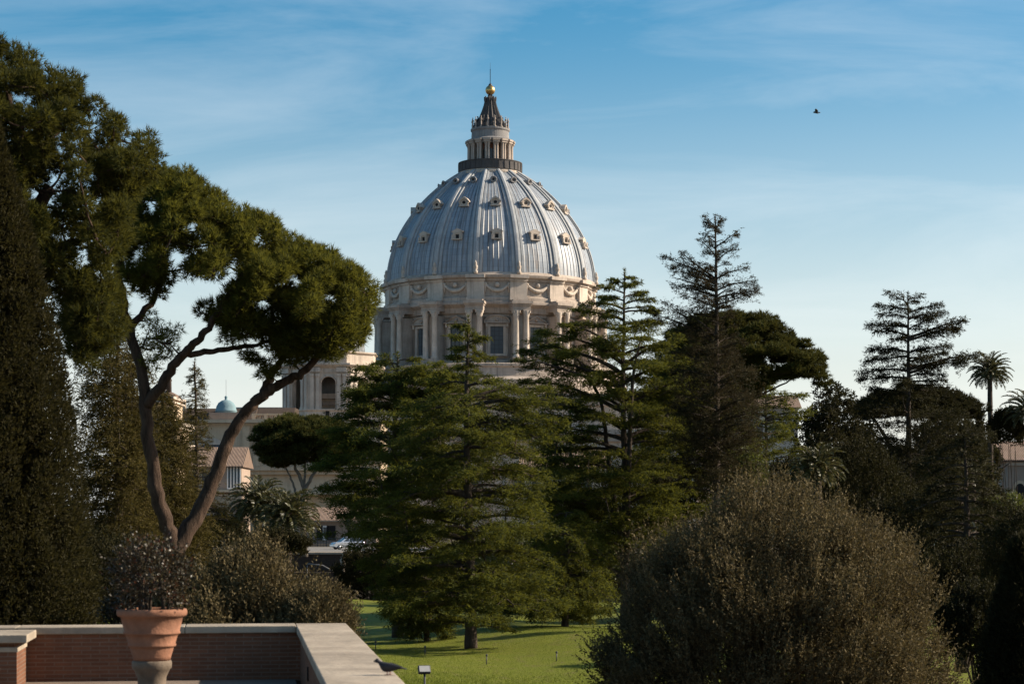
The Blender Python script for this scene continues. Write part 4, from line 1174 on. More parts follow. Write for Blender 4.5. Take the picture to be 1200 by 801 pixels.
def palm(label, px, py, d, r, base_z, nf=46, group=None, tr=.28, droop=1.0, base_px=None):
    c = at(px, py, d)
    b = np.array([c[0] if base_px is None else (base_px - CX) / F * d, d, base_z])
    t = thing('palm_tree', label, 'palm tree', b, group)
    mb = MB(); Q = stem(mb, [b, b * .66 + c * .34, b * .33 + c * .67, c - (0, 0, .1)], tr * 1.15, tr, 12, 8, .01)
    mb.ball(c - (0, 0, .35), tr * 1.7, 12, 8, 1.2)
    mb.build('trunk', M['bark_dark'], t)
    lv = Leaves(); rb_ = MB()
    for i in range(nf):
        az = i * 2.39996; f = i / nf
        el = math.radians(82 - 118 * f ** .9 + rng.uniform(-6, 6)); Lf = r * rng.uniform(.9, 1.12) * (1.0 - .12 * f)
        u = np.linspace(0, 1, 12)
        h = np.array([math.cos(az), math.sin(az), 0])
        ang_ = el - droop * (.35 + .9 * u) * u * (1.1 if el > 0 else .7)
        st = np.stack([np.cos(ang_), np.sin(ang_)], 1) * Lf / 11
        acc = np.concatenate([[[0, 0]], np.cumsum(st[:-1], 0)])
        C = c + np.outer(acc[:, 0], h) + np.outer(acc[:, 1], [0, 0, 1])
        rb_.tube(C, np.linspace(.035, .008, 12), 4, False)
        nl = 38; uu_ = np.linspace(.12, 1, nl)
        P = np.stack([np.interp(uu_, u, C[:, k]) for k in range(3)], 1)
        T = unit(np.stack([np.interp(uu_, u, np.gradient(C, axis=0)[:, k]) for k in range(3)], 1))
        side_ = np.array([-math.sin(az), math.cos(az), 0])
        upv = unit(np.cross(T, side_)); upv = np.where(upv[:, 2:3] < 0, -upv, upv)
        Ll = r * .2 * np.sin(np.pi * (uu_ * .85 + .12)) + .05
        for sg in (-1, 1):
            D = unit(T * .75 + sg * side_ * .7 + upv * .3 + rng.normal(size=(nl, 3)) * .08)
            lv.dia(P, D, Ll, .055 * r / 2.5 + .015)
    rb_.build('rachis', M['twig'], t); lv.build('crown', L_['palm'], t)
    return t

G3, G6 = 2.9, 5.95
# --- left foreground cypress
def cypress(label, c, rad, h, base_z, n, mat='cypress', leaf=(.16, .045), name='cypress_tree', group=None, lobes=260, lrad=.3):
    t = thing(name, label, 'cypress', (c[0], c[1], base_z), group)
    mb = MB(); mb.tube([(c[0], c[1], base_z), (c[0], c[1], base_z + h * .5), (c[0] + .02, c[1], base_z + h * .93)], [rad * .16, rad * .12, .03], 10); mb.build('trunk', M['bark_dark'], t)
    lv = Leaves(); per_ = n // lobes
    for k in range(lobes):
        f = (k + rng.uniform()) / lobes; az = k * 2.39996 + rng.normal() * .2
        prof = min(1, (f / .10) ** .5) * (1 - max(0, (f - .12) / .88) ** 1.75) ** .8
        inner = k % 3 == 0
        R0 = rad * prof * (.55 if inner else 1.0)
        lr = (1.8 if inner else 1.0) * lrad * (.45 + .75 * prof) * rng.uniform(.7, 1.25)
        o = np.array([c[0] + math.cos(az) * max(R0 - lr * .4, 0), c[1] + math.sin(az) * max(R0 - lr * .4, 0), base_z + h * f])
        q = rng.normal(size=(per_, 3)); D = unit(q); P = o + D * lr * rng.uniform(.4, 1, per_)[:, None] ** .4 * np.array([1, 1, 1.6])
        out = np.array([math.cos(az), math.sin(az), 0])
        lv.tri(P, unit(D * .8 + out * .3 + (0, 0, .7) + rng.normal(size=(per_, 3)) * .5), rng.uniform(.6, 1.2, per_) * leaf[0] * (1.8 if inner else 1), leaf[1] * (2.2 if inner else 1))
    lv.build('crown', L_[mat], t)
    return t
cc = at(-14, 600, 41)
cypress('broad dark cypress filling the left edge behind the brick parapet', (cc[0], 41), 2.35, CZ + (HZ - 150) / F * 41 - 1.9, 1.9, 420000, leaf=(.095, .036), lobes=1250, lrad=.30)

# --- the two big stone pines on the left
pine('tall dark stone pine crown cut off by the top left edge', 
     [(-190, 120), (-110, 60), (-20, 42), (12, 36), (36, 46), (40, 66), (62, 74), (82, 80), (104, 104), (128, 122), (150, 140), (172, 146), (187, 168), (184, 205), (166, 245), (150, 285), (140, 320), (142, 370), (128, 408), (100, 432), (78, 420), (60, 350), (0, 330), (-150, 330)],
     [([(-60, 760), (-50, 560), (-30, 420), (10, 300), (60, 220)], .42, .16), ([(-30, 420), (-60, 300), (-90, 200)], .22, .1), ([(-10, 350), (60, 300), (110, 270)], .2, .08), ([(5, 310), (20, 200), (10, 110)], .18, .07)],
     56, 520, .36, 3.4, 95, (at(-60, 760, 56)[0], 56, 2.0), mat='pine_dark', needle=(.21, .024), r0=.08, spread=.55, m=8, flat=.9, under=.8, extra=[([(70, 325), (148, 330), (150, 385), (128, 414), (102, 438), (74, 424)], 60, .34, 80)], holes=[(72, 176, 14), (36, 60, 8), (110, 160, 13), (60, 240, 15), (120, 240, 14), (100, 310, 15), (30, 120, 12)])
pine('leaning stone pine with forked bare trunk and billowing sunlit crown',
     [(120, 240), (150, 215), (185, 197), (216, 198), (246, 222), (270, 240), (302, 242), (328, 262), (352, 285), (378, 290), (408, 305), (432, 325), (442, 347), (437, 378), (424, 400), (404, 414), (384, 428), (360, 420), (335, 434), (326, 418), (305, 406), (285, 408), (262, 388), (240, 372), (215, 368), (190, 352), (165, 345), (140, 320), (125, 280)],
     [([(206, 730, 0), (204, 645, 0), (186, 590, -.2), (174, 520, -.3), (168, 450, -.3), (152, 385, -.2), (140, 330, 0), (137, 285, 0)], .30, .11),
      ([(204, 650, 0), (228, 608, .3), (252, 556, .5), (270, 510, .6), (292, 478, .5), (315, 458, .4), (340, 444, .2), (362, 430, 0), (385, 395, 0)], .29, .10),
      ([(172, 475, -.3), (196, 440, -.6), (216, 412, -.9), (238, 392, -1.2), (258, 362, -1.3), (285, 320, -1.2)], .20, .07),
      ([(212, 416, -.9), (240, 412, -.6), (272, 408, -.2), (300, 404, .3), (330, 396, .6)], .12, .05),
      ([(306, 466, .4), (318, 440, .8), (328, 422, 1.0), (338, 395, 1.2), (350, 350, 1.0)], .17, .06),
      ([(150, 385, -.2), (180, 350, .4), (192, 318, .8), (182, 280, 1.0)], .13, .06),
      ([(145, 350, 0), (110, 300, -.6), (95, 260, -.8)], .12, .05)],
     70, 460, .37, 3.7, 78, (at(206, 730, 70)[0], 70, G3 - .8), needle=(.25, .027), r0=.08, spread=.55, m=8, flat=.9, under=.8,
     holes=[(222, 268, 15), (206, 303, 20), (240, 294, 15), (212, 345, 26), (240, 340, 22), (270, 322, 18), (302, 284, 15), (345, 330, 15), (178, 246, 16), (160, 300, 16), (310, 360, 14), (385, 350, 12)],
     extra=[([(160, 385), (175, 360), (205, 365), (215, 395), (195, 430), (172, 440), (165, 415)], 16, .35, 36), ([(255, 385), (285, 385), (290, 410), (262, 410)], 4, .3, 30), ([(300, 425), (325, 420), (325, 445), (300, 445)], 4, .3, 60), ([(275, 410), (290, 405), (312, 425), (300, 440)], 4, .3, 60)])

# --- conifers behind the forked pine
cedar('dusky olive conifer between the dark cypress and the forked pine', 138, [(382, 6, 6), (400, 24, 18), (430, 34, 26), (470, 42, 30), (520, 45, 36), (600, 55, 45), (690, 60, 62), (740, 40, 40)], 92, G3, 150, [], 'conifer', rise=.2, droop=.3, cl=.75, dens=230, leaf=(.16, .045), tr=.3, vary=.5, name='conifer_tree', cat='conifer', flat=.6, fringe=.8, spacing=.6, mass=[([(140, 388), (162, 402), (172, 450), (172, 560), (185, 720), (95, 720), (98, 450), (118, 410)], 150, .75, 2.2)])
cedar('olive conifer behind the fork of the leaning pine', 190, [(462, 4, 4), (480, 18, 18), (510, 30, 26), (560, 40, 40), (620, 48, 55), (680, 50, 60)], 102, G3, 110, [], 'conifer', rise=.2, droop=.3, cl=.75, dens=230, leaf=(.17, .048), tr=.28, vary=.5, name='conifer_tree', cat='conifer', flat=.6, fringe=.8, spacing=.6, mass=[([(192, 468), (212, 500), (222, 560), (245, 640), (240, 690), (150, 690), (160, 560), (172, 500)], 110, .75, 2.2)])
cedar('thin sparse spire-topped conifer in front of the palace roof', 228, [(424, 2, 2), (440, 7, 7), (455, 12, 13), (470, 19, 16), (485, 16, 15), (500, 17, 19), (520, 17, 16), (545, 24, 22), (570, 40, 35), (610, 55, 52), (660, 62, 64)], 110, G3, 170, [], 'conifer', rise=.12, droop=.2, cl=.5, dens=100, leaf=(.14, .036), tr=.22, vary=.6, name='conifer_tree', cat='conifer', flat=.5, fringe=.6, spacing=.6, dead=.15, top_frac=.8)
shrub('low russet-tinged shrub mass under the forked pine', 'shrub', 'shrub', at(110, 690, 62), (2.6, 2.0, 1.6), 2600, 'dark', (.12, .05), .5, 10, base_z=G3)

# --- umbrella pine in front of the palace
pine('small umbrella pine with flat dark crown in front of the cream palace',
     [(295, 518), (302, 499), (318, 490), (345, 485), (372, 485), (398, 491), (416, 502), (426, 522), (420, 546), (392, 550), (372, 544), (350, 548), (322, 553), (304, 542)],
     [([(357, 652), (355, 600), (356, 575), (350, 556), (340, 535)], .34, .1), ([(356, 580), (364, 560), (378, 540), (392, 525)], .2, .08), ([(346, 600), (346, 575), (340, 558), (330, 540)], .15, .06), ([(356, 570), (358, 545), (358, 525)], .14, .06)],
     195, 150, .85, 4.6, 150, (at(357, 652, 195)[0], 195, G3), 'pine_far', (.38, .07), bark='bark_grey', name='umbrella_pine', flat=.6, m=7)

# --- palms
palm('bushy palm at the left of a pair, fronds reaching in front of the balcony', 303, 592, 176, 3.2, G3, 72, 'pair of bushy palms behind the olive shrub', .33, 1.15)
palm('bushy palm at the right of a pair, its fronds over the pale pine trunk', 337, 604, 170, 3.2, G3, 72, 'pair of bushy palms behind the olive shrub', .35, 1.15)
palm('tall slender palm standing alone against the sky on the right', 1160, 436, 200, 2.45, G3, 64, None, .24, .95, 1162)
palm('palm cut off by the right edge beside the round clipped tree', 1206, 482, 190, 2.9, G3, 50, None, .3)
palm('low shaded palm behind the big round olive bush', 958, 548, 118, 1.9, G3, 54, None, .24)
palm('dim palm above the gate house among dark trees', 1140, 560, 175, 2.6, G3, 44, None, .28)

# --- cedars round the lawn
cedar('broad round-topped cedar left of the spike-topped one, beside the umbrella pine', 466,
      [(416, 6, 6), (424, 26, 30), (434, 42, 66), (446, 52, 88), (470, 60, 92), (500, 74, 92), (540, 88, 90), (590, 90, 90), (640, 62, 84), (680, 36, 60), (700, 20, 40)], 122, G3, 60,
      [(440, 455, 416, 0), (450, 425, 432, 1), (450, 510, 428, -1), (455, 535, 432, .5), (470, 410, 462, 0), (520, 385, 505, -2), (560, 380, 548, -1)], rise=.34, droop=.3, cl=.95, dens=330, leaf=(.21, .06), tr=.38, vary=.4, flat=.2, fringe=.5,
      mass=[([(378, 560), (386, 520), (398, 492), (410, 468), (420, 446), (438, 426), (456, 420), (480, 428), (520, 431), (550, 438), (575, 470), (570, 640), (480, 668), (425, 640), (392, 600)], 85, 1.0, 3.6), ([(402, 474), (416, 446), (436, 427), (470, 424), (520, 429), (548, 437), (562, 458), (540, 474), (430, 486)], 40, .75, 2.6)])
cedar('tall cedar with a spiky leader whose trunk stands on the lawn', 549,
      [(374, 3, 3), (386, 9, 8), (396, 14, 12), (406, 8, 10), (418, 18, 20), (430, 10, 10), (444, 24, 26), (458, 58, 66), (480, 92, 100), (520, 106, 100), (570, 116, 98), (620, 124, 96), (670, 118, 104), (700, 106, 106), (722, 92, 92), (738, 50, 50)], 110, G3, 95,
      [(390, 536, 381, 0), (400, 532, 394, 1), (402, 566, 396, -.5), (412, 536, 408, 0), (424, 530, 418, 0), (424, 572, 420, .4), (470, 640, 455, 1), (480, 660, 470, -1), (500, 655, 498, -2), (705, 455, 722, -3), (700, 470, 712, -4), (700, 610, 712, -4), (715, 560, 728, -6), (705, 650, 706, -3)],
      rise=.22, droop=.34, cl=.9, dens=320, leaf=(.19, .05), tr=.36, vary=.5, tx_base=552, fringe=.55, flat=.2,
      mass=[([(500, 450), (548, 436), (590, 452), (632, 460), (646, 490), (645, 560), (652, 650), (640, 705), (560, 715), (470, 712), (425, 680), (425, 560), (440, 500)], 100, 1.0, 4.2)])
cedar('wide cedar with upswept flat boughs in front of the dome right side', 732,
      [(319, 2, 2), (330, 12, 12), (342, 20, 18), (352, 22, 26), (364, 26, 36), (378, 34, 46), (400, 46, 56), (430, 60, 66), (470, 84, 84), (520, 104, 90), (570, 104, 95), (620, 100, 90), (665, 90, 80)], 132, G3, 62,
      [(334, 722, 328, 0), (338, 744, 331, .4), (344, 707, 336, -.6), (348, 752, 343, .6), (352, 706, 347, 1), (356, 762, 352, -1), (362, 688, 356, -1), (366, 768, 366, 1), (376, 682, 364, 1), (388, 675, 381, -1), (385, 775, 378, 0), (415, 664, 379, -2), (425, 640, 387, 1), (440, 632, 399, -1.5), (452, 614, 412, 0), (456, 606, 424, -2), (470, 650, 405, 3), (480, 612, 446, 2), (500, 622, 470, -3), (430, 790, 392, 1), (450, 800, 420, -2), (470, 812, 446, 1)],
      rise=.42, droop=.26, cl=.95, dens=360, leaf=(.21, .054), tr=.34, vary=.45, wide=.24, fringe=.5, flat=.2,
      mass=[([(630, 470), (650, 425), (690, 385), (735, 362), (780, 378), (815, 440), (820, 560), (800, 650), (690, 670), (630, 620), (618, 520)], 130, 1.0, 3.8)],
      trunks=[([(732, 660, .6), (716, 560, .8), (706, 480, 1.0), (690, 440, 1.4), (676, 420, 1.6)], .2, .05), ([(734, 640, -.5), (738, 520, -.8), (742, 440, -.8), (750, 400, -.6)], .2, .05)])
cedar('dark cedar in the gap between the lawn cedar and the upswept one', 668, [(468, 4, 4), (490, 20, 20), (520, 34, 30), (560, 46, 40), (610, 54, 46), (660, 56, 50)], 146, G3, 40, [(500, 640, 486, 1), (515, 700, 500, -1)], rise=.3, droop=.3, cl=1.0, dens=300, leaf=(.23, .06), tr=.3, fringe=.55, flat=.22, mass=[([(640, 560), (668, 530), (705, 560), (715, 680), (620, 690)], 40, 1.0, 2.6)])
cedar('small drooping cedar low on the lawn left of the trunk', 500, [(660, 6, 6), (680, 30, 26), (705, 40, 36), (728, 42, 36), (742, 28, 28)], 118, G3, 34, [(700, 452, 716, -1), (705, 460, 722, -2)], rise=.1, droop=.4, cl=.8, dens=240, leaf=(.2, .05), tr=.18, fringe=.9, mass=[([(448, 716), (470, 698), (500, 686), (530, 700), (548, 728), (520, 750), (480, 746)], 26, .6, 1.8)])
cedar('drooping cedar at the right end of the lawn beside the big bush', 662, [(600, 20, 20), (640, 46, 46), (680, 60, 60), (706, 62, 62), (724, 46, 50)], 124, G3, 52, [(695, 600, 714, -2), (700, 640, 724, -4), (700, 706, 716, -3)], rise=.12, droop=.45, cl=.8, dens=260, leaf=(.2, .05), tr=.26, fringe=1.0, mass=[([(575, 700), (620, 660), (690, 660), (715, 720), (690, 740), (640, 728), (600, 730)], 40, .65, 2.0)])
cedar('gaunt half-bare cedar with ragged top rising above the umbrella pine', 838,
      [(254, 3, 3), (266, 11, 9), (278, 15, 16), (290, 14, 12), (302, 16, 10), (316, 34, 18), (332, 38, 34), (346, 32, 36), (360, 28, 34), (374, 22, 18), (390, 40, 26), (410, 56, 36), (440, 58, 46), (500, 56, 56), (570, 40, 40)], 126, G3, 120,
      [(268, 828, 254, 0), (270, 846, 256, .3), (290, 862, 273, 0), (284, 824, 272, -.4), (300, 822, 282, .5), (306, 860, 290, -.4), (330, 783, 302, 0), (334, 790, 314, -.8), (328, 800, 298, .7), (340, 787, 326, .6), (346, 792, 336, -.5), (326, 872, 314, 0), (340, 880, 328, -.4), (350, 886, 340, .5), (358, 876, 346, 0), (360, 806, 348, .6), (372, 800, 366, 0), (402, 770, 368, .3), (404, 784, 356, 0), (396, 800, 360, -.5)],
      'cedar_dry', rise=.34, droop=.12, cl=.62, dens=230, leaf=(.15, .042), tr=.36, vary=.6, wide=.3, flat=.75, fringe=.1, start=.15, spacing=.5, dead=.1, top_frac=.8, mass=[([(806, 395), (858, 395), (892, 440), (892, 570), (800, 580), (792, 450)], 60, .8, 2.6)])
cedar('feathery cedar with flat sprays below the right umbrella pine', 897, [(446, 4, 4), (460, 18, 26), (475, 30, 36), (500, 40, 42), (530, 46, 44), (570, 46, 44)], 165, G3, 56, [(470, 940, 462, 0), (490, 945, 482, -1)], rise=.3, droop=.25, cl=1.0, dens=170, leaf=(.27, .07), tr=.3)
cedar('dark mid-green cedar filling the gap behind the gaunt one', 800, [(395, 4, 4), (410, 30, 30), (440, 52, 50), (480, 62, 62), (540, 66, 60), (610, 60, 60)], 145, G3, 60, [], rise=.3, droop=.3, cl=1.0, dens=260, leaf=(.23, .065), tr=.36, fringe=.7, mass=[([(745, 404), (790, 396), (850, 420), (885, 448), (892, 540), (870, 610), (735, 630), (735, 500)], 90, 1.1, 4.0)])
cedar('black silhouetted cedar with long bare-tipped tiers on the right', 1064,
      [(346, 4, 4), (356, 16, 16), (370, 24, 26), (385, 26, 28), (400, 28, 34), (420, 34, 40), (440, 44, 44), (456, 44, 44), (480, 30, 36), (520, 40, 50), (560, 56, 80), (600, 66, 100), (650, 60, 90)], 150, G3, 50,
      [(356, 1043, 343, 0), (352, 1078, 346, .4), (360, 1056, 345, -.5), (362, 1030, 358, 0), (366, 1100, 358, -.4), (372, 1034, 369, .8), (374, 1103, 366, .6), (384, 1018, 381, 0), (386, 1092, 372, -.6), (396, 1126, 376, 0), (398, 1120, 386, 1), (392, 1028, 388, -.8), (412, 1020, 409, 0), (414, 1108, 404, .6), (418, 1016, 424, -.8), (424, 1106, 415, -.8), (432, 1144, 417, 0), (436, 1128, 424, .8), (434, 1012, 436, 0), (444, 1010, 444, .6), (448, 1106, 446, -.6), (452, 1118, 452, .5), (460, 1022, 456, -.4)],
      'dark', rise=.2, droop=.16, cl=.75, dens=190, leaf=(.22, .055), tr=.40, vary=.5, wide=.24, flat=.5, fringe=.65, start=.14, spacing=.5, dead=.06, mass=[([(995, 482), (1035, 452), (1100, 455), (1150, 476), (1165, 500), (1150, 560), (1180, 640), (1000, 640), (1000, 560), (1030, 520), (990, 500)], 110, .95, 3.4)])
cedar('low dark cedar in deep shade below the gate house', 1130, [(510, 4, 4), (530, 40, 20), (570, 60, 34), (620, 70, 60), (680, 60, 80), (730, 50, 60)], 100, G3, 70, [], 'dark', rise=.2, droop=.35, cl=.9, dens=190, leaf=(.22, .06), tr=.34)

pine('broad umbrella pine with smooth domed edge right of the gaunt cedar',
     [(770, 430), (776, 396), (800, 374), (835, 362), (868, 360), (898, 368), (928, 384), (954, 406), (968, 424), (972, 436), (968, 456), (946, 456), (922, 450), (902, 452), (886, 470), (868, 486), (840, 500), (800, 500), (768, 480)],
     [([(846, 640), (850, 540), (858, 490), (884, 455), (912, 438), (936, 428)], .34, .09), ([(856, 495), (850, 455), (838, 420)], .2, .08), ([(880, 460), (884, 430), (880, 400)], .15, .06), ([(866, 478), (900, 458), (938, 440)], .1, .04), ([(850, 540), (820, 480), (800, 430)], .2, .07)],
     146, 270, .75, 4.4, 170, (at(846, 640, 146)[0], 146, G3), 'pine_far', (.32, .055), name='umbrella_pine', flat=.6, m=7, holes=[(900, 425, 8), (915, 430, 8)])
pine('dark flat umbrella pine behind the silhouetted cedar on the right',
     [(990, 484), (1000, 470), (1020, 460), (1050, 454), (1085, 450), (1120, 457), (1146, 468), (1160, 482), (1142, 494), (1100, 496), (1060, 490), (1030, 494), (1004, 496)],
     [([(1060, 640), (1058, 560), (1044, 525), (1030, 500), (1020, 485)], .3, .1), ([(1056, 556), (1062, 520), (1066, 485)], .2, .08), ([(1058, 560), (1086, 520), (1110, 495)], .2, .08), ([(1040, 520), (1010, 500)], .1, .05)],
     190, 130, .85, 4.0, 130, (at(1060, 640, 190)[0], 190, G3), 'dark', (.36, .07), name='umbrella_pine', bark='bark_dark', m=6)
# broadleaved and clipped trees on the right
def broadtree(label, poly, d, n, r, thick, dens, stems, mat='broad', leaf=(.22, .13), name='broadleaf_tree', cat='tree', base_z=G3, holes=()):
    bp = stems[0][0][0]
    t = thing(name, label, cat, (at(bp[0], bp[1], d)[0], d, base_z))
    mb = MB(); nodes = []
    for pts, ra, rb_ in stems: nodes += list(stem(mb, [at(p[0], p[1], d) if k or len(p) < 9 else p for k, p in enumerate(pts)], ra, rb_))
    pads = pads_in(poly, d, n, r, thick, holes); limbs_to(mb, nodes, pads, .09)
    lv = Leaves()
    for c in pads:
        k = int(dens * rng.uniform(.7, 1.2)); P, D = pad_points(c, r * rng.uniform(.8, 1.2), k, .8, .8)
        lv.dia(P, unit(D + (0, 0, -.2) + rng.normal(size=(k, 3)) * .7), rng.uniform(.6, 1.2, k) * leaf[0], leaf[1])
    mb.build('trunk', M['bark_dark'], t); lv.build('crown', L_[mat], t)
    return t
broadtree('airy dark tree with pointed layered top left of the silhouetted cedar', [(928, 500), (938, 478), (952, 462), (962, 447), (985, 446), (998, 462), (1008, 485), (1014, 515), (1010, 560), (930, 560)], 185, 75, .85, 3.0, 260, [([(972, 680), (971, 560), (972, 480)], .3, .06)], 'dark', (.3, .15), holes=[(950, 480, 4)])
cypress('thin dark pointed cypress beside the tall palm trunk', (at(1148, 500, 195)[0], 195), .72, CZ + (HZ - 482) / F * 195 - G3, G3, 9000, 'dark', (.3, .08), lobes=120, lrad=.3)
shrub('round-topped dark tree right of the tall palm', 'broadleaf_tree', 'tree', at(1180, 506, 192), (1.5, 1.5, 2.0), 2200, 'dark', (.22, .09), .5, 9, base_z=G3)
shrub('clipped green tree with flat top behind the gaunt cedar trunk', 'broadleaf_tree', 'tree', at(866, 556, 140), (1.9, 1.8, 1.7), 2600, 'broad', (.16, .07), .35, 10, lump=.05, base_z=G3)
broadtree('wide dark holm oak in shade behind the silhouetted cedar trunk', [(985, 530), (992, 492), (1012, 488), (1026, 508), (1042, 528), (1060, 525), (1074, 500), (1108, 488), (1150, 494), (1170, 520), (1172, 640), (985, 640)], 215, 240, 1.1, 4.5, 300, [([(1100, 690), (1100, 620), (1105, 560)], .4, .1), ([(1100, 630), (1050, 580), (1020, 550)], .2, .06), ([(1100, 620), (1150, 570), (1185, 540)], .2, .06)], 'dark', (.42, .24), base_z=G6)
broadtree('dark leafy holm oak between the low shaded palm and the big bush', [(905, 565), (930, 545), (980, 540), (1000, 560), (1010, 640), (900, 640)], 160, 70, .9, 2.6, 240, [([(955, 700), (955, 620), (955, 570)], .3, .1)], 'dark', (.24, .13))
# undergrowth between lawn and cedars
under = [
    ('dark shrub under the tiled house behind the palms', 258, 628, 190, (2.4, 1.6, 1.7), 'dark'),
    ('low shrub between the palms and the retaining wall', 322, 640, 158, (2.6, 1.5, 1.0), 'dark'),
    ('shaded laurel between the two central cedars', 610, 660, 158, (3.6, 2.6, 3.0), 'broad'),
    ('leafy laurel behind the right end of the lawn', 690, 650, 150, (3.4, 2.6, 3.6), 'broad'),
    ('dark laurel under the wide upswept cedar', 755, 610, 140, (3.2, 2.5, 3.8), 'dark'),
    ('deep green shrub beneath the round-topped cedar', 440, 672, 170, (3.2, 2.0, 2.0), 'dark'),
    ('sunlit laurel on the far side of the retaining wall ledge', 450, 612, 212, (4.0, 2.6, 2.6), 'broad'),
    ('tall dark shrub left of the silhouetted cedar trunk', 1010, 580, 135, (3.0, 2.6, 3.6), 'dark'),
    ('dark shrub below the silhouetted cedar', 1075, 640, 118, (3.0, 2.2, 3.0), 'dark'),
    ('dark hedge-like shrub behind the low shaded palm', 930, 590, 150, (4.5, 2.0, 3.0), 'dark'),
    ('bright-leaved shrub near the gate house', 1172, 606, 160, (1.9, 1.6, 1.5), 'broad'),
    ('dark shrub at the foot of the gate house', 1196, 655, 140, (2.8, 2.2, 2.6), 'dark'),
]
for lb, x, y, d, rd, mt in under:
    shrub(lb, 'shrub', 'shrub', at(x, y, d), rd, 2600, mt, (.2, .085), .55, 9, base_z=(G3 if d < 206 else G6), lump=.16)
shrub('russet shrub glimpsed low between dark trees on the right', 'shrub', 'shrub', at(1158, 690, 105), (1.5, 1.2, .7), 1200, 'red_leaf', (.14, .06), .4, 8, base_z=G3)
for lb, x, y, d, rd in (('dark shrub low in the lower right beside the bushy evergreen', 1150, 742, 74, (1.5, 1.3, 1.5)), ('dark broad shrub behind the right flank of the big olive bush', 1128, 700, 96, (2.2, 1.8, 2.2)), ('dark shrub under the pale rounded shelter', 1120, 690, 130, (2.6, 1.8, 2.2)), ('dark rounded shrub at the far right edge above the bushy evergreen', 1205, 668, 88, (1.8, 1.6, 2.4))):
    shrub(lb, 'shrub', 'shrub', at(x, y, d), rd, 2600, 'dark', (.15, .06), .5, 10, base_z=G3, lump=.16)
hedge = [(395, 520), (520, 640), (640, 760)]
for k, (xa, xb) in enumerate(hedge):
    d = 172 + k * 2; xm = (xa + xb) / 2
    shrub(['dark clipped hedge at the left end behind the lawn', 'dark clipped hedge behind the lawn cedar trunk', 'dark clipped hedge at the right end behind the lawn'][k], 'hedge', 'hedge', (at(xm, 600, d)[0], d, 3.9), ((xb - xa) * d / F * .56, 1.2, 1.5), 3000, 'dark', (.16, .07), .3, 8, lump=.05, base_z=G3, zmin=-.7)

# --- olive bushes in the foreground
shrub('huge rounded grey-green olive bush filling the lower right foreground', 'olive_bush', 'bush', at(904, 780, 46), (3.70, 3.5, 3.62), 34000, 'olive', (.108, .03), .62, 13, .075, pockets=.45, sprig=14, base_z=1.9, fill=.42, up=1.2, stems=16, zmin=-.75)
shrub('grey-green olive bush behind the parapet and terracotta pot', 'olive_bush', 'bush', at(284, 766, 37.5), (1.62, 1.5, 1.46), 10500, 'olive', (.10, .03), .62, 12, .12, pockets=.4, sprig=12, base_z=1.9, fill=.38, up=1.3, zmin=-.75)
shrub('small leafy olive shrub hugging the parapet right of the pot', 'olive_bush', 'bush', at(376, 738, 36.5), (.55, .5, .62), 1700, 'olive', (.085, .024), .35, 10, .1, base_z=1.9, fill=.25, up=.9, zmin=-.75)
shrub('tall olive shrub at the left behind the potted plant', 'olive_bush', 'bush', at(196, 748, 39.5), (1.0, .9, 1.25), 3500, 'glossy', (.09, .03), .45, 11, .1, base_z=1.9, fill=.25, up=.9, zmin=-.75)
shrub('dark glossy potted shrub with russet young leaves in the terracotta pot', 'potted_shrub', 'potted plant', (px0, py0, rim_z + .37), (.42, .40, .44), 620, 'glossy', (.062, .028), .3, 9, .14, base_z=rim_z - .1, fill=.4, up=.7, zmin=-.8, stems=7, extra_mat='red_leaf')
c5 = at(1196, 700, 60)
cypress('very dark bushy evergreen in the lower right corner', (c5[0], 60), 1.35, 6.7, 2.4, 90000, 'dark', (.14, .04), 'evergreen_tree', lobes=420, lrad=.34)
# grass on the near lawn and bank
gl_ = Leaves(); ng = 210000
gx = rng.uniform(-9.5, 6.5, ng); gy = 70 + 55 * rng.random(ng) ** 1.6
gz = 3.0 + lawn_h(gx, gy) - .01
bank = sstep(97, 88, gy)
D = unit(np.stack([rng.normal(size=ng) * .35, rng.normal(size=ng) * .35, np.ones(ng)], 1))
gl_.tri(np.stack([gx, gy, gz], 1), D, (.05 + .09 * bank) * rng.uniform(.6, 1.3, ng), .018 + .014 * bank)
go = gl_.build('grass', L_['grass']); go['kind'] = 'stuff'; go['label'] = 'short bright green grass on the lawn'
# pale slim sapling on the lawn
sp = at(466, 704, 135)
t = thing('sapling', 'slim sapling with pale trunk at the far left of the lawn', 'sapling', (sp[0], 135, 3.2))
mb = MB(); mb.tube([(sp[0], 135, 2.9), (sp[0] + .05, 135, 4.6), (sp[0] - .03, 135, 6.8)], [.09, .07, .03], 8); mb.build('trunk', M['bark_grey'], t)
lv = Leaves(); Pp, Dd = pad_points(np.array([sp[0], 135, 6.9]), .7, 700, 1.1, 1.0); lv.dia(Pp, unit(Dd + rng.normal(size=Dd.shape) * .6), .16, .08); lv.build('crown', L_['broad'], t)

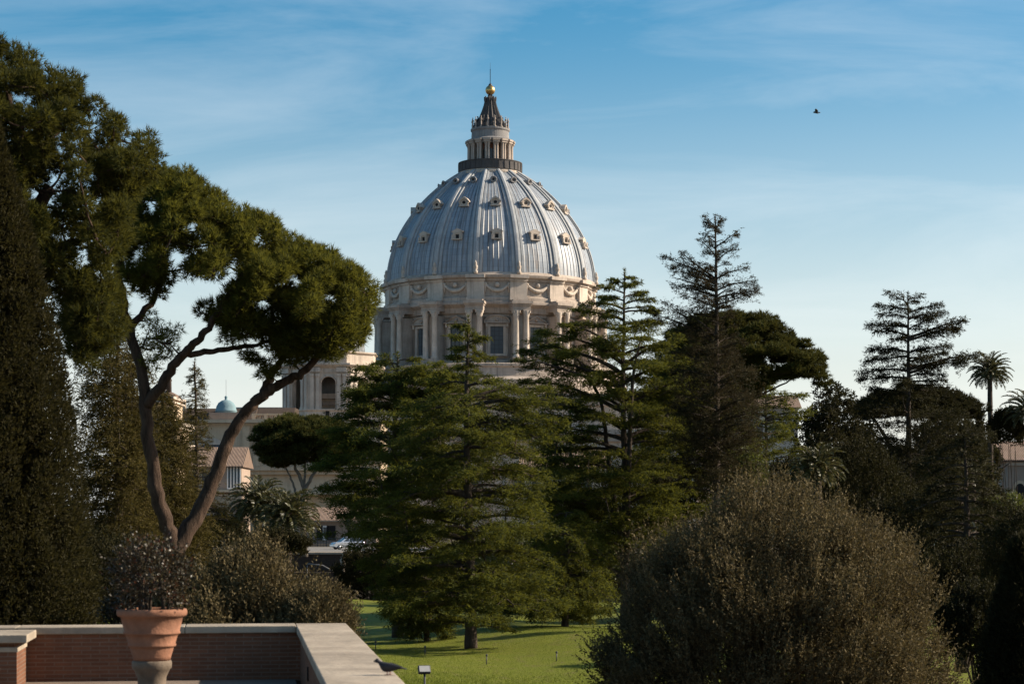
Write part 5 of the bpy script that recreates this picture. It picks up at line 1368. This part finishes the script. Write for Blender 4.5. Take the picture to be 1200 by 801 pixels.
# ------------------------------------------------------------------ small things
# parked silver car, nose to the left
cp = at(407, 642.5, 262); cx_, cy_, cz_ = cp[0], 262.0, 6.045
car = thing('parked_car', 'silver estate car parked on the road above the retaining wall', 'car', (cx_, cy_, cz_))
rc = math.radians(180 + 24); cu = np.array([math.cos(rc), math.sin(rc), 0]); cv = np.array([-math.sin(rc), math.cos(rc), 0]); cw_ = np.array([0, 0, 1.0]); Oc = np.array([cx_, cy_, cz_])
def cpt(a, b, c_): return Oc + cu * a + cv * b + cw_ * c_
bodyp = [(-2.05, .35), (-2.12, .62), (-2.05, .95), (.95, .98), (1.85, .86), (2.1, .62), (2.12, .35), (1.75, .26), (-1.75, .26)]
mb = MB(); mb.prism(bodyp, cpt(0, -.84, 0), cu, cw_, cv * 1.68)
for i in range(len(mb.v)):
    pass
body = mb.build('body', M['car_paint'], car, .07)
roofp2 = [(-2.0, .96), (-1.78, 1.46), (-1.5, 1.56), (.05, 1.56), (.25, 1.5), (1.05, .97)]
mb = MB()
A = [cpt(a, -.8 + (c_ - .96) * .22, c_) for a, c_ in roofp2]; B = [cpt(a, .8 - (c_ - .96) * .22, c_) for a, c_ in roofp2]; n = len(A)
mb.add(A + B, [tuple(range(n)), tuple(range(2 * n - 1, n - 1, -1))] + [(i, n + i, n + (i + 1) % n, (i + 1) % n)[::-1] for i in range(n)]); mb.build('cabin', M['car_paint'], car, .05)
for sg in (-1, 1):
    for poly in ([(-1.72, 1.02), (-1.62, 1.38), (-1.0, 1.42), (-1.0, 1.02)], [(-.92, 1.02), (-.92, 1.42), (-.1, 1.43), (-.02, 1.02)], [(.06, 1.02), (0, 1.42), (.2, 1.42), (.78, 1.04)]):
        mb = MB(); A = [cpt(a, sg * (.812 - (c_ - .96) * .22), c_) for a, c_ in poly]; B = [q - cv * sg * .03 for q in A]
        mb.add(A + B, [(0, 1, 2, 3), (7, 6, 5, 4), (0, 4, 5, 1), (1, 5, 6, 2), (2, 6, 7, 3), (3, 7, 4, 0)]); mb.build('side_window', M['car_glass'], car)
for nm, (a0, z0_), (a1, z1_), off in (('windscreen', (.98, 1.03), (.3, 1.46), .03), ('rear_window', (-1.97, 1.05), (-1.8, 1.44), -.03)):
    mb = MB(); A = [cpt(a0 + off, -.7, z0_), cpt(a0 + off, .7, z0_), cpt(a1 + off, .62, z1_), cpt(a1 + off, -.62, z1_)]; B = [q - cu * off for q in A]
    mb.add(A + B, [(0, 1, 2, 3), (7, 6, 5, 4), (0, 4, 5, 1), (1, 5, 6, 2), (2, 6, 7, 3), (3, 7, 4, 0)]); mb.build(nm, M['car_glass'], car)
for a in (-1.3, 1.32):
    for sg in (-1, 1):
        mb = MB(); prof_w = [(.001, -.1), (.27, -.1), (.31, -.07), (.31, .07), (.27, .1), (.001, .1)]
        mb.lathe(prof_w, n=20); mb.v = [tuple(cpt(a + q[0], sg * .77 + q[2], .31 + q[1])) for q in mb.v]; w_ = mb.build('wheel', M['rubber'], car)
        mb = MB(); mb.lathe([(.001, -.115), (.2, -.11), (.2, .11), (.001, .115)], n=16); mb.v = [tuple(cpt(a + q[0], sg * .77 + q[2], .31 + q[1])) for q in mb.v]; mb.build('rim', M['metal'], w_)
for sg in (-1, 1):
    mb = MB(); c_ = cpt(-2.07, sg * .66, .92); mb.box(c_, (.1, .2, .32), rc); mb.build('tail_light', M['red_plastic'], car)
    mb = MB(); c_ = cpt(2.02, sg * .62, .68); mb.box(c_, (.16, .32, .14), rc); mb.build('headlight', M['lamp_glass'], car)

# roadside fence between pavement and road
fe = thing('roadside_fence', 'low dark fence with upright bars in front of the pink house', 'fence', (hx(380), 292, 6))
mb = MB(); s7 = 292 / F
xa, xb = (350 - 600) * s7, (432 - 600) * s7; n = 46
for k in range(n):
    x = xa + (xb - xa) * k / (n - 1); mb.box((x, 292, 6.6), (.07 if k % 6 else .14, .06 if k % 6 else .14, 1.2))
mb.build('bars', M['iron'], fe)
mb = MB(); mb.box(((xa + xb) / 2, 292, 7.18), (xb - xa, .1, .08)); mb.box(((xa + xb) / 2, 292, 6.2), (xb - xa, .1, .08)); mb.build('rail', M['iron'], fe)

# floodlight on a post at the lawn's near edge
fl = at(497.5, 783, 60)
t = thing('floodlight', 'small pale-faced floodlight on a dark post at the near lawn edge', 'floodlight', (fl[0], 60, 2.2))
mb = MB(); mb.tube([(fl[0], 60.06, 2.2), (fl[0], 60.06, fl[2] - .12)], .028, 8); mb.build('post', M['iron'], t)
mb = MB(); mb.tube([(fl[0] - .1, 60.05, fl[2] - .02), (fl[0] - .09, 60.06, fl[2] - .13), (fl[0] + .09, 60.06, fl[2] - .13), (fl[0] + .1, 60.05, fl[2] - .02)], .016, 6); mb.build('bracket', M['iron'], t)
def slant(mb, c, w, h, dep, tilt):
    X = np.array([1.0, .25, 0]); X = X / np.linalg.norm(X); Nn = unit(np.array([.25 * math.cos(tilt), -math.cos(tilt), math.sin(tilt)])); Y = np.cross(Nn, X) * -1
    Y = Y if Y[2] > 0 else -Y
    P = [c + X * sx * w / 2 + Y * sy * h / 2 + Nn * sn for sn in (0, -dep) for sx, sy in ((-1, -1), (1, -1), (1, 1), (-1, 1))]
    mb.add(P, [(0, 1, 2, 3), (7, 6, 5, 4), (0, 4, 5, 1), (1, 5, 6, 2), (2, 6, 7, 3), (3, 7, 4, 0)])
    return Nn
mb = MB(); nn = slant(mb, fl, .36, .24, .12, .55); mb.build('housing', M['iron'], t, .012)
mb = MB(); slant(mb, fl + nn * .012, .31, .19, .01, .55); mb.build('glass', M['lamp_glass'], t)

# small stakes on the lawn
for k, (x, y, d) in enumerate(((440, 741, 110), (498, 751, 105), (652, 759, 100), (570, 766, 99))):
    p = at(x, y, d); hz0 = 3 + float(lawn_h(p[0], d))
    mb = MB(); mb.tube([(p[0], d, hz0 - .1), (p[0] + .01, d, hz0 + .42)], .028, 6); mb.lathe([(.05, hz0 + .40), (.055, hz0 + .46), (.02, hz0 + .5)], (p[0] + .01, d), 8)
    tag(mb.build('garden_stake', M['iron']), ['thin dark garden stake on the lawn nearest the parapet corner', 'thin dark garden stake left of the lawn cedar trunk', 'thin dark garden stake near the big olive bush', 'thin dark garden stake just right of the lawn cedar trunk'][k], 'stake', 'garden stakes on the lawn')

# pigeon on the coping: one continuous lofted body, facing left
M['pigeon'] = plain('pigeon_feathers', (.028, .028, .034), .6, .2, 0, .6, 30.0)
M['pigeon_leg'] = plain('pigeon_leg', (.35, .10, .08), .6)
pg = at(455, 789, 22.2); pz0 = cz + .006
pgt = thing('pigeon', 'dark grey pigeon standing on the sunlit parapet coping', 'pigeon', (pg[0], 22.2, pz0))
ring = [(-.165, .145, .004, .004), (-.150, .148, .008, .009), (-.138, .152, .021, .021), (-.122, .156, .025, .026), (-.108, .148, .023, .025), (-.097, .130, .024, .028), (-.082, .108, .037, .042), (-.055, .088, .052, .055), (-.01, .082, .056, .054), (.04, .082, .049, .045), (.085, .082, .034, .030), (.115, .080, .027, .016), (.16, .074, .026, .008), (.20, .067, .028, .005), (.205, .066, .02, .003)]
hx_ = unit(np.array([1.0, -.12, 0])); hy_ = np.array([-hx_[1], hx_[0], 0])
mb = MB(); V = []; n = 16
for x, z, ry, rz in ring:
    for i in range(n):
        a = 2 * math.pi * i / n; V.append(np.array([pg[0], 22.2, pz0 + z]) + hx_ * x + hy_ * ry * math.cos(a) + np.array([0, 0, rz * math.sin(a)]))
mb.add(V, [(j * n + i, j * n + (i + 1) % n, (j + 1) * n + (i + 1) % n, (j + 1) * n + i) for j in range(len(ring) - 1) for i in range(n)] + [tuple(range(n))[::-1], tuple((len(ring) - 1) * n + i for i in range(n))], True)
pb = mb.build('body', M['pigeon'], pgt); pb.modifiers.new('smooth', 'SUBSURF').levels = 1
for sg in (-1, 1):
    b0 = np.array([pg[0], 22.2, pz0]) + hx_ * (.0 + sg * .012) + hy_ * sg * .022
    mb = MB(); mb.tube([b0 + (0, 0, .045), b0 + (0, 0, .02) + hx_ * .006, b0 + (0, 0, .004)], [.008, .005, .005], 6)
    for ta in (-.5, 0, .5, math.pi): mb.tube([b0 + (0, 0, .004), b0 + (0, 0, .003) - hx_ * .028 * math.cos(ta) + hy_ * .028 * math.sin(ta)], [.004, .002], 5)
    mb.build('leg', M['pigeon_leg'], pgt)
    mb = MB(); V = []
    for x, z, ry, rz in [(-.062, .096, .012, .016), (-.03, .094, .016, .034), (.03, .094, .014, .036), (.09, .09, .010, .024), (.14, .083, .005, .012), (.165, .078, .002, .003)]:
        for i in range(10):
            a = 2 * math.pi * i / 10; V.append(np.array([pg[0], 22.2, pz0 + z]) + hx_ * x + hy_ * (sg * (.046 - max(x, 0) * .16) + ry * math.cos(a)) + np.array([0, 0, rz * math.sin(a)]))
    mb.add(V, [(j * 10 + i, j * 10 + (i + 1) % 10, (j + 1) * 10 + (i + 1) % 10, (j + 1) * 10 + i) for j in range(5) for i in range(10)] + [tuple(range(10))[::-1], tuple(50 + i for i in range(10))], True); mb.build('wing', M['pigeon'], pgt)

# bird gliding in the sky
bd = at(957, 131.5, 150)
t = thing('flying_bird', 'tiny dark bird gliding alone in the upper right sky', 'bird', bd)
mb = MB(); V = []; n = 10
for x, z, r in [(-.24, .0, .01), (-.2, .01, .05), (-.12, .0, .075), (.02, -.01, .085), (.12, -.02, .05), (.22, -.03, .045), (.28, -.035, .02)]:
    for i in range(n):
        a = 2 * math.pi * i / n; V.append(bd + (x, r * math.cos(a), z + r * .8 * math.sin(a)))
mb.add(V, [(j * n + i, j * n + (i + 1) % n, (j + 1) * n + (i + 1) % n, (j + 1) * n + i) for j in range(6) for i in range(n)] + [tuple(range(n))[::-1], tuple(6 * n + i for i in range(n))], True); mb.build('body', M['iron'], t)
for sg, dz in ((-1, .16), (1, -.04)):
    P = [bd + (-.1, sg * .05, .02), bd + (-.2 - .02 * sg, sg * .25, .02 + dz * .5), bd + (.05 + .18 * sg, sg * .5, dz), bd + (.06, sg * .25, .0 + dz * .4), bd + (.08, sg * .05, .02)]
    mb = MB(); mb.prism([(p[0], p[1]) for p in P], (0, 0, 0), (1, 0, 0), (0, 1, 0), (0, 0, .02)); k = len(P)
    mb.v = [tuple(np.array(q) + (0, 0, P[i % k][2])) for i, q in enumerate(mb.v)]; mb.build('wing', M['iron'], t)

nleaf = sum(len(o.data.polygons) for o in bpy.data.objects if o.type == 'MESH')
print('faces', nleaf)
